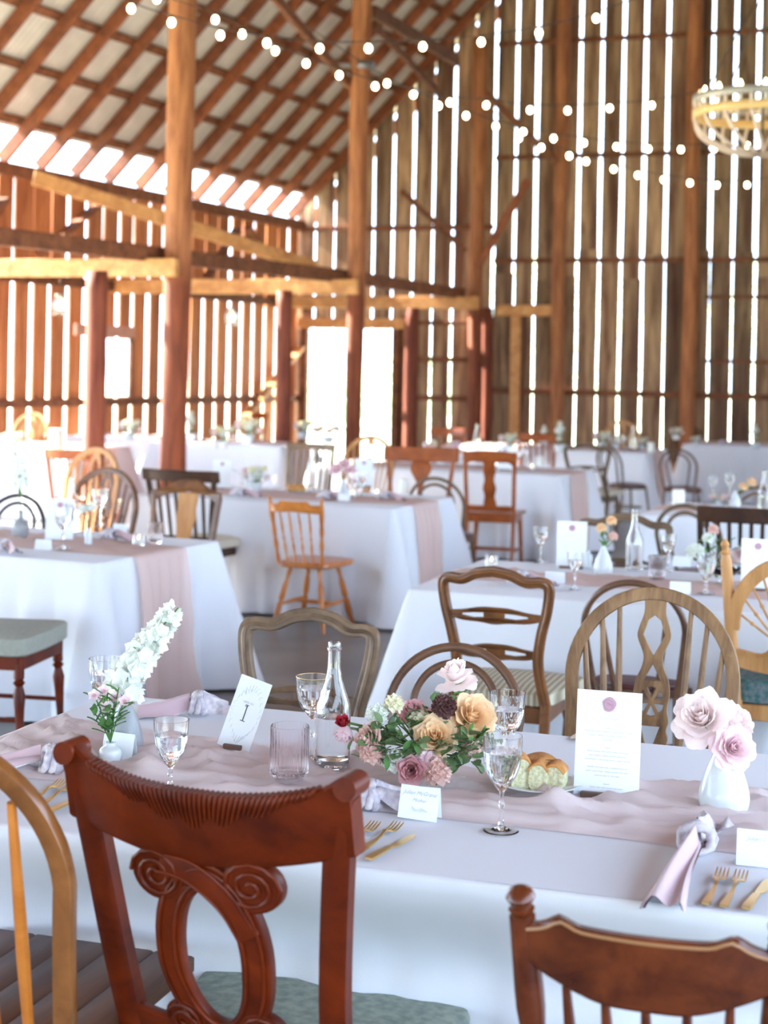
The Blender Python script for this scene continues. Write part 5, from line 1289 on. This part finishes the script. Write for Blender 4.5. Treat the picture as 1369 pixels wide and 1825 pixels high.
# ================================================================ OTHER TABLES
# sprays reused on the far tables
def posy(label, cols, n=9, R=.028, spread=.09, hgt=.14, greens=14, seed=0, base=True, cat='flower arrangement', name='flower_arrangement'):
    rd = random.Random(seed); t = thing(name, label, cat)
    if base: MB().lathe([(.001, 0), (.045, 0), (.05, .01), (.055, .05), (.06, .07), (.056, .07), (.045, .02), (.001, .015)], 20).build('bowl', M_white, t)
    for k in range(n):
        a = rd.uniform(0, 2 * pi); q = rd.random() ** .5 * spread; p = Vector((q * cos(a), q * sin(a), .06 + rd.uniform(.3, 1) * (hgt - .06))); R_ = R * rd.uniform(.8, 1.2); co = cols[k % len(cols)]
        m = MB()
        for j in range(16):
            z = 1 - 1.5 * (j + .5) / 16; r_ = sqrt(max(0, 1 - z * z)); b = j * 2.4; d = Vector((r_ * cos(b), r_ * sin(b), z)); u_ = d.orthogonal().normalized(); v_ = d.cross(u_); c_ = p + d * R_ * .6; e = R_ * .55
            m.add([c_ - u_ * e + d * e * .3, c_ - v_ * e + d * e * .3, c_ + u_ * e + d * e * .3, c_ + v_ * e + d * e * .3, c_ - d * e * .4], [(0, 1, 4), (1, 2, 4), (2, 3, 4), (3, 0, 4)])
        m.build('bloom', PT[co], t)
        MB().tube([tuple(p), (p.x * .4, p.y * .4, .03)], .002, 5).build('stem', M_stem, t)
    for k in range(greens):
        a = rd.uniform(0, 2 * pi); q = rd.uniform(.3, 1.2) * spread; leaf(t, (q * cos(a), q * sin(a), rd.uniform(.04, hgt)), (cos(a), sin(a), rd.uniform(-.2, 1)), rd.uniform(.03, .05))
    return t
A1 = posy('', ('white', 'blush', 'cream'), 12, .030, .10, .17, 16, 1); A2 = posy('', ('blush', 'pink', 'coral', 'cream'), 14, .030, .13, .17, 12, 2); A3 = posy('', ('white', 'white', 'cream'), 8, .026, .05, .26, 10, 3, name='tall_flower_arrangement')
V1 = vase('', tear(.13, .045, .012), M_white, 'teardrop_vase'); V2_ = vase('', [(.001, 0), (.03, 0), (.042, .02), (.044, .05), (.038, .075), (.014, .10), (.012, .135), (.014, .14)], M_greyc, 'bottle_vase'); V3 = vase('', [(.001, 0), (.022, 0), (.024, .01), (.024, .07), (.013, .085), (.014, .10)], M_white)
PC = card('place_card', '', .085, .05, tilt=16, folded=True)[0]; MC, _R = card('menu_card', '', .14, .216, tilt=8); MB().box((0, 0, .003), (.11, .03, .012)).build('wooden_stand', M_stand, MC, False)
m_ = plate2d([[(.0145 * cos(2 * pi * k / 20), .185 + .0145 * sin(2 * pi * k / 20)) for k in range(20)]], .004, .0015); m_.xf(lambda p: _R @ Vector((p.x, p.y - .002, p.z))); m_.build('wax_seal', M_wax, MC)
PW = goblet('', .17, .037, .085, 'plain', .6, name='plain_goblet'); TL = tealight(''); PV = votive('', .11, .040, 20, name='pillar_candle_glass', candle=True, cat='candle')
NP = napkin('', .13, 5, .08); CD = thing('pillar_candle', '', 'candle'); MB().lathe([(.001, 0), (.036, 0), (.037, .004), (.037, .10), (.034, .103), (.001, .100)], 24).build('wax_cylinder', M_candle, CD); MB().tube([(0, 0, .10), (.001, 0, .108)], .001, 5).build('wick', M_inkd, CD)
Z1 = TH + .010
def L(o, px, py, label, rz=0, sc=None, z=None): return lay(o, px, py, rz, label, z or Z1, sc=sc)
# right middle table
L(V1, 1075, 1023, 'white teardrop vase with peach carnations on the right middle table', sc=.98)
q = P(1075, 1023, Z1)
for k, (px, py) in enumerate(((1090, 929), (1072, 942), (1092, 957))): ruffled('peach' if k < 2 else 'coral', .026, ('topmost peach carnation of the right middle table', 'left peach carnation of the right middle table', 'lowest peach carnation of the right middle table')[k], D(px, py, q.y), 'peach carnations in the white vase', stem_to=q + Vector((0, 0, .11)), seed=20 + k, n=22)
lf = thing('carnation_leaves', 'green carnation leaves above the vase of peach carnations', 'foliage', loc=q + Vector((0, 0, .12)))
for k in range(12): leaf(lf, (rd.uniform(-.01, .02), 0, .01 * k * .6), (rd.uniform(-1, 1), -.4, 1), .035)
L(bt, 1130, 1016, 'clear bottle of water on the right middle table', sc=.98); L(PW, 963, 1003, 'wine goblet at the far edge of the right middle table'); L(PW, 1024, 1050, 'goblet in front of the propped card on the right middle table', sc=.9)
L(MC, 1018, 1012, 'propped white card at the back of the right middle table', -radians(10), z=TH + .004); L(vt, 1171, 1036, 'ribbed glass tumbler on the right middle table', sc=.92); L(PW, 1190, 1018, 'water goblet behind the ribbed tumbler, right middle table'); L(gs2, 1258, 1058, 'cut glass goblet in front of the pale roses at the right', sc=1.1)
L(TL, 876, 1012, 'lit tealight at the left corner of the right middle table'); L(PC, 988, 1040, 'small white place card behind the ladder back chair', -radians(15)); L(PC, 1212, 1058, 'small white place card behind the oak wheelback chair', -radians(15)); L(PC, 1215, 1010, 'small white place card behind the far goblet, right middle table', -radians(15), z=TH + .004)
L(NP, 935, 1042, 'floral knotted napkin behind the ladder back chair', radians(60)); L(V3, 1048, 1012, 'small white bud vase beside the propped card, right middle table', sc=.8)
q = P(1290, 1035, Z1)
for px, py, co, R_, nm, kd in ((1240, 985, 'white', .045, 'large cream dahlia left in the right hand arrangement', 1), (1302, 995, 'blush', .045, 'pale blush rose right in the right hand arrangement', 0), (1272, 945, 'coral', .026, 'peach flower highest in the right hand arrangement', 1), (1278, 1018, 'cream', .036, 'cream flower low in the right hand arrangement', 1), (1262, 960, 'white', .028, 'white flower under the highest peach one, right arrangement', 1), (1325, 985, 'pink', .036, 'pink rose at the right edge arrangement', 0)):
    if kd: ruffled(co, R_, nm, D(px, py, q.y), 'flowers on the right middle table', stem_to=q + Vector((0, 0, .05)), seed=int(px), n=28)
    else: rose(co, R_, nm, D(px, py, q.y), (0, -.8, .6), q + Vector((0, 0, .05)), group='flowers on the right middle table', seed=int(px))
lf = thing('arrangement_leaves', 'green leaves of the arrangement on the right middle table', 'foliage', loc=q + Vector((0, 0, .06)))
for k in range(26): leaf(lf, (rd.uniform(-.10, .10), rd.uniform(-.03, .03), rd.uniform(-.02, .12)), (rd.uniform(-1, 1), rd.uniform(-1, 0), rd.uniform(-.3, 1)), .04)
L(MC, 1350, 1052, 'white menu card with seal at the right edge, right middle table', -radians(15))
L(cv, 1290, 1040, 'low glass bowl holding the flowers on the right middle table')
# left middle table
L(V2_, 36, 958, 'grey bottle shaped vase with a white stock flower at the far left'); q = P(36, 958, Z1); s2 = thing('stock_flower', 'white stock flower in the grey bottle vase at the far left', 'flower', loc=q + Vector((0, 0, .10)))
pth = [D(36 - (i - 6) * 1.6 if i > 6 else 36, 890 - i * 7.0, q.y) - (q + Vector((0, 0, .10))) for i in range(13)]; pth[0] = Vector((0, 0, 0)); MB().tube(pth, .003, 6).build('stem', M_stem, s2)
for i in range(44): p = pth[min(12, 3 + i // 5)]; a = i * 2.4; d = Vector((cos(a), sin(a), .3)); floret(s2, 'white', p + d * .028 + Vector((0, 0, rd.uniform(-.01, .01))), d, .02, 'floret', 4)
for i in range(10): leaf(s2, pth[1 + i // 2], (rd.uniform(-1, 1), -.3, .8), .05)
L(MC, 105, 965, 'leaning white card beside the wine glasses, left middle table', radians(5), z=TH + .004); L(PC, 75, 980, 'small place card near the front edge of the left middle table', -radians(15))
L(PW, 112, 978, 'left wine goblet in front of the leaning card, left middle table', sc=1.15); L(PW, 130, 962, 'right wine goblet in front of the leaning card, left middle table', sc=1.1); L(bt, 128, 948, 'clear bottle on the left middle table'); L(PW, 178, 938, 'water goblet beneath the wheelback chair, left middle table', sc=1.2)
L(V3, 157, 970, 'small white vase with white carnations on the left middle table'); q = P(157, 970, Z1)
for k, (px, py) in enumerate(((148, 908), (162, 905))): ruffled('white', .026, ('left white carnation on the left middle table', 'right white carnation on the left middle table')[k], D(px, py, q.y), 'white carnations', stem_to=q + Vector((0, 0, .09)), seed=30 + k, n=20)
L(TL, 247, 972, 'lit tealight near the corner of the left middle table'); L(PV, 277, 968, 'candle in ribbed glass at the right end of the left middle table', sc=.95); L(PC, 212, 950, 'place card in front of the wheelback chair, left middle table', -radians(20))
L(NP, 8, 982, 'floral knotted napkin at the left edge of the left middle table', radians(40)); L(NP, 200, 962, 'pink knotted napkin in the middle of the left middle table', radians(70))
# centre table
L(A1, 452, 876, 'white and green flowers in a bowl at the left of the centre table'); L(MC, 395, 872, 'propped white card left of the white flowers, centre table', 0); L(vt, 345, 870, 'glass tumbler left of the propped card on the centre table'); 
ck = thing('loaf_plate', 'plate of golden bread behind the orange spindle chair', 'plate', loc=P(528, 878, Z1)); MB().lathe([(.001, 0), (.06, 0), (.11, .012), (.11, .015), (.06, .006), (.001, .006)], 28).build('dish', M_white, ck); MB().slab(trap(.14, .12, .08, .03, 4), .008, .055, .015, .006).build('loaf', M_crust, ck)
L(bt, 556, 868, 'clear bottle in front of the slat back chair, centre table'); L(V1, 612, 884, 'white vase with pink roses on the centre table', sc=.9); q = P(612, 884, Z1)
for k, (px, py) in enumerate(((598, 835), (612, 826), (625, 838))): rose('pink', .045, ('left pink rose on the centre table', 'top pink rose on the centre table', 'right pink rose on the centre table')[k], D(px, py, q.y), (.2 * (k - 1), -.7, .7), q + Vector((0, 0, .1)), group='pink roses on the centre table', seed=40 + k)
L(MC, 648, 868, 'second white menu card on the centre table, beside the wheelback', 0); L(PW, 630, 890, 'wine goblet right of the pink roses, centre table', sc=1.1); L(PW, 645, 884, 'water goblet near the small bright candle, centre table'); L(TL, 629, 888, 'bright tealight between the goblets of the centre table'); L(TL, 672, 886, 'tealight left of the pillar candle, centre table'); L(CD, 720, 878, 'white pillar candle at the right of the centre table', sc=.95)
L(PC, 612, 893, 'place card near the front edge of the centre table', -radians(18)); L(NP, 585, 890, 'pink napkin behind the spindle chair, centre table', radians(65)); L(NP, 430, 884, 'floral napkin at the left of the centre table', radians(70)); L(NP, 690, 890, 'pink napkin before the pillar candle, centre table', radians(55)); L(PC, 437, 882, 'place card under the white flowers, centre table', -radians(18))
# table behind
L(A2, 790, 829, 'long pink and cream flower arrangement behind the red carved chair', sc=1.3); L(A1, 905, 805, 'white flower bowl right of the long pink arrangement', sc=1.1); L(MC, 900, 838, 'white card beside the vase splat chair crest', 0); L(bt, 850, 800, 'tall bottle between the far flower bowls', sc=1.0); L(PW, 922, 836, 'goblet behind the vase splat chair'); L(PW, 935, 832, 'second goblet behind the vase splat chair'); L(TL, 948, 838, 'tealight on the table behind the vase splat chair'); L(CD, 962, 830, 'pillar candle on the table behind the vase splat chair', sc=.9)
# farther tables
L(A3, 998, 806, 'tallest white flower spray in front of the end wall', sc=1.25); L(A1, 1073, 800, 'white flower bowl before the third wall gap', sc=1.1); L(bt, 1128, 802, 'bottle on the table second from the end wall', sc=1.0); L(A3, 970, 795, 'white flower cluster left of the tallest spray', sc=.9); L(CD, 1160, 806, 'pillar candle on the table second from the end wall', sc=1.1); L(PW, 1100, 806, 'goblet left of the far pillar candle'); L(PW, 1112, 802, 'second goblet left of the far pillar candle'); L(A1, 1096, 800, 'white flowers behind the far bottle', sc=.9); L(A1, 1143, 802, 'white flowers behind the far pillar candle', sc=.8)
L(A3, 1345, 800, 'white and green flower spray at the right edge', sc=1.1); L(A1, 1240, 795, 'small white flowers at the left end of the far right table', sc=.7); L(NP, 1290, 792, 'napkin on the far right table', radians(60)); L(A1, 1205, 783, 'white blossoms beside the right log post', sc=.9)
# right table behind the slatted chair
L(CD, 1209, 903, 'white pillar candle above the pale bentwood chair', sc=1.15); L(V1, 1310, 905, 'white vase with peach flowers behind the slatted dark chair', sc=.9); q = P(1310, 905, Z1)
for k, (px, py) in enumerate(((1325, 868), (1340, 860))): ruffled('peach', .034, ('left peach flower above the slatted dark chair', 'right peach flower above the slatted dark chair')[k], D(px, py, q.y), 'peach flowers behind the slatted chair', stem_to=q + Vector((0, 0, .1)), seed=50 + k, n=20)
L(A2, 1282, 903, 'small pink posy left of the peach flowers, right side', sc=.5); L(bt, 1362, 916, 'bottle at the right edge behind the slatted dark chair'); L(PW, 1270, 890, 'goblet behind the pink posy, right side'); L(PW, 1300, 890, 'goblet beside the peach flowers, right side', sc=1.1)
# sunlit tables
L(CD, 100, 800, 'tall white cylinder candle on the sunlit far left table', sc=2.0); L(A3, 340, 786, 'green and white sprig beside the thickest post'); L(A1, 395, 800, 'sunlit white flowers right of the thickest post', sc=1.3); L(A1, 440, 790, 'sunlit white flower bowl before the short post', sc=1.5); L(A2, 585, 790, 'sunlit flower bowl in front of the doorway', sc=1.2); L(A1, 540, 782, 'sunlit white flowers left of the doorway post', sc=1.2); L(A1, 230, 785, 'sunlit white flowers behind the dark short post', sc=1.3); L(A1, 20, 812, 'sunlit white flower bowl at the left edge', sc=1.2)

# ================================================================ LIGHTS HANGING IN THE BARN
M_bulb = emit('warm_bulb', (255, 232, 186), 9); M_wire = plain('dark_wire', (60, 46, 38), .6); M_sock = plain('bulb_socket', (50, 40, 34), .5)
def strand(label, pts, Y0, Y1, ext=((-60, -10), None)):
    Ps = [D(px, py - 6, Y0 + (Y1 - Y0) * i / (len(pts) - 1)) for i, (px, py) in enumerate(pts)]
    t = thing('string_lights', label, 'string lights', 'strings of warm bulbs', Ps[0])
    bl = [q - Ps[0] for q in Ps]; path = [bl[0] - (bl[1] - bl[0]) * 1.5 + Vector((0, 0, .12))] + bl + [bl[-1] + (bl[-1] - bl[-2]) * 1.5 + Vector((0, 0, .06))]
    MB().tube(catmull([tuple(q) for q in path], 4), .004, 5).build('cord', M_wire, t); b0 = s0 = None
    for q in bl:
        if b0 is None:
            b0 = MB().lathe([(.001, .030), (.012, .026), (.022, .012), (.024, -.002), (.020, -.016), (.010, -.026), (.001, -.028)], 12, o=(0, 0, -.045)).build('bulb', M_bulb, t); b0.location = q
            s0 = MB().lathe([(.001, 0), (.012, 0), (.012, -.022), (.001, -.022)], 8).build('socket', M_sock, t); s0.location = q
        else:
            for z_ in (b0, s0): o = z_.copy(); C.objects.link(o); o.parent = t; o.location = q
strand('uppermost string of warm bulbs crossing in front of both tall posts', [(234, 8), (306, 33), (393, 56), (476, 70), (570, 80), (657, 80), (754, 77), (858, 69), (961, 53), (1063, 27)], 9.6, 11)
strand('string of bulbs descending from the upper left towards the chandelier', [(280, -8), (384, 29), (432, 55), (491, 85), (546, 108), (605, 129), (669, 149), (737, 164), (802, 178), (867, 183), (945, 192), (1012, 193), (1087, 189), (1162, 184)], 10.5, 13)
strand('string of bulbs sagging lowest left of the right log post', [(690, 144), (782, 184), (831, 202), (884, 221), (933, 231), (987, 243), (1041, 251), (1099, 258), (1156, 262), (1214, 263), (1273, 262), (1332, 256)], 12, 14)
strand('lowest string of bulbs reaching the right edge', [(925, 242), (965, 259), (1015, 274), (1045, 284), (1094, 298), (1137, 309), (1183, 317), (1230, 323), (1278, 327), (1332, 327)], 12.5, 14.5)
# chandelier
cc = D(1360, 190, 13.2); ch = thing('beaded_chandelier', 'large round beaded chandelier with wooden ring and candle bulbs', 'chandelier', loc=cc)
M_band = plain('galvanised_band', (170, 160, 148), .45, .3); M_ring = plain('pale_wood_ring', (226, 184, 120), .5); M_bead = plain('wood_beads', (222, 196, 176), .6)
R0 = .56
MB().lathe([(R0, .02), (R0 + .012, .02), (R0 + .012, .085), (R0, .085), (R0, .02)], 48).build('metal_band', M_band, ch)
MB().lathe([(R0 - .02, -.10), (R0 + .012, -.10), (R0 + .012, -.03), (R0 - .02, -.03), (R0 - .02, -.10)], 48).build('wood_ring', M_ring, ch)
for k in range(16):
    a = 2 * pi * k / 16; MB().tube([(R0 * cos(a), R0 * sin(a), .05), (R0 * cos(a), R0 * sin(a), -.07)], .014, 6).build('bead_strand', M_bead, ch)
    pts = []
    for i in range(9): u = i / 8; r_ = R0 * cos(u * pi / 2 * .97); z = -.10 - .30 * sin(u * pi / 2); pts.append((r_ * cos(a + u * .25), r_ * sin(a + u * .25), z))
    MB().tube(pts, [.013 if i % 2 else .016 for i in range(9)], 6).build('bead_strand', M_bead, ch)
    cu_ = MB().tube([((R0 - .05) * cos(a + .2), (R0 - .05) * sin(a + .2), -.03), ((R0 - .05) * cos(a + .2), (R0 - .05) * sin(a + .2), .07)], .012, 8).build('candle_sleeve', M_candle, ch)
    MB().lathe([(.001, 0), (.016, .015), (.02, .035), (.010, .06), (.001, .075)], 10, o=((R0 - .05) * cos(a + .2), (R0 - .05) * sin(a + .2), .07)).build('candle_bulb', M_bulb, ch)
MB().tube([(0, 0, -.40), (0, 0, .9), (0, 0, 4.0)], .01, 6).build('hanging_rod', M_wire, ch)
for k in range(4): a = pi / 2 * k + .4; MB().tube([(R0 * cos(a), R0 * sin(a), .08), (0, 0, 1.0)], .006, 5).build('chain', M_wire, ch)
# jar pendants under the loft
jar = thing('jar_pendant', 'glass jar pendant lamp hanging under the loft, left', 'lamp'); MB().lathe([(.001, -.20), (.075, -.20), (.08, -.19), (.08, -.06), (.055, -.02), (.05, 0), (.047, 0), (.052, -.025), (.076, -.065), (.076, -.188), (.001, -.195)], 20).build('glass_jar', G_clear, jar)
MB().lathe([(.001, .0), (.055, .0), (.055, .035), (.001, .035)], 16).build('lid', M_band, jar); MB().lathe([(.001, -.15), (.03, -.14), (.045, -.10), (.02, -.05), (.001, -.04)], 14).build('bulb', M_bulb, jar); MB().tube([(0, 0, .035), (0, 0, .25)], .004, 5).build('cord', M_wire, jar)
use(jar, 'glass jar pendant lamp hanging under the loft, left of the first short post', D(107, 530, 18.0), 0, 'jar pendants'); use(jar, 'glass jar pendant lamp hanging under the loft, left of the second short post', D(413, 553, 21.3), 0, 'jar pendants')
# prototypes that were never placed are removed
for o in list(SC.objects):
    if o.parent is None and o.type == 'EMPTY' and o.get('label') == '':
        for ch_ in list(o.children_recursive): bpy.data.objects.remove(ch_)
        bpy.data.objects.remove(o)
for o in SC.objects:
    if '_R' in o: del o['_R']
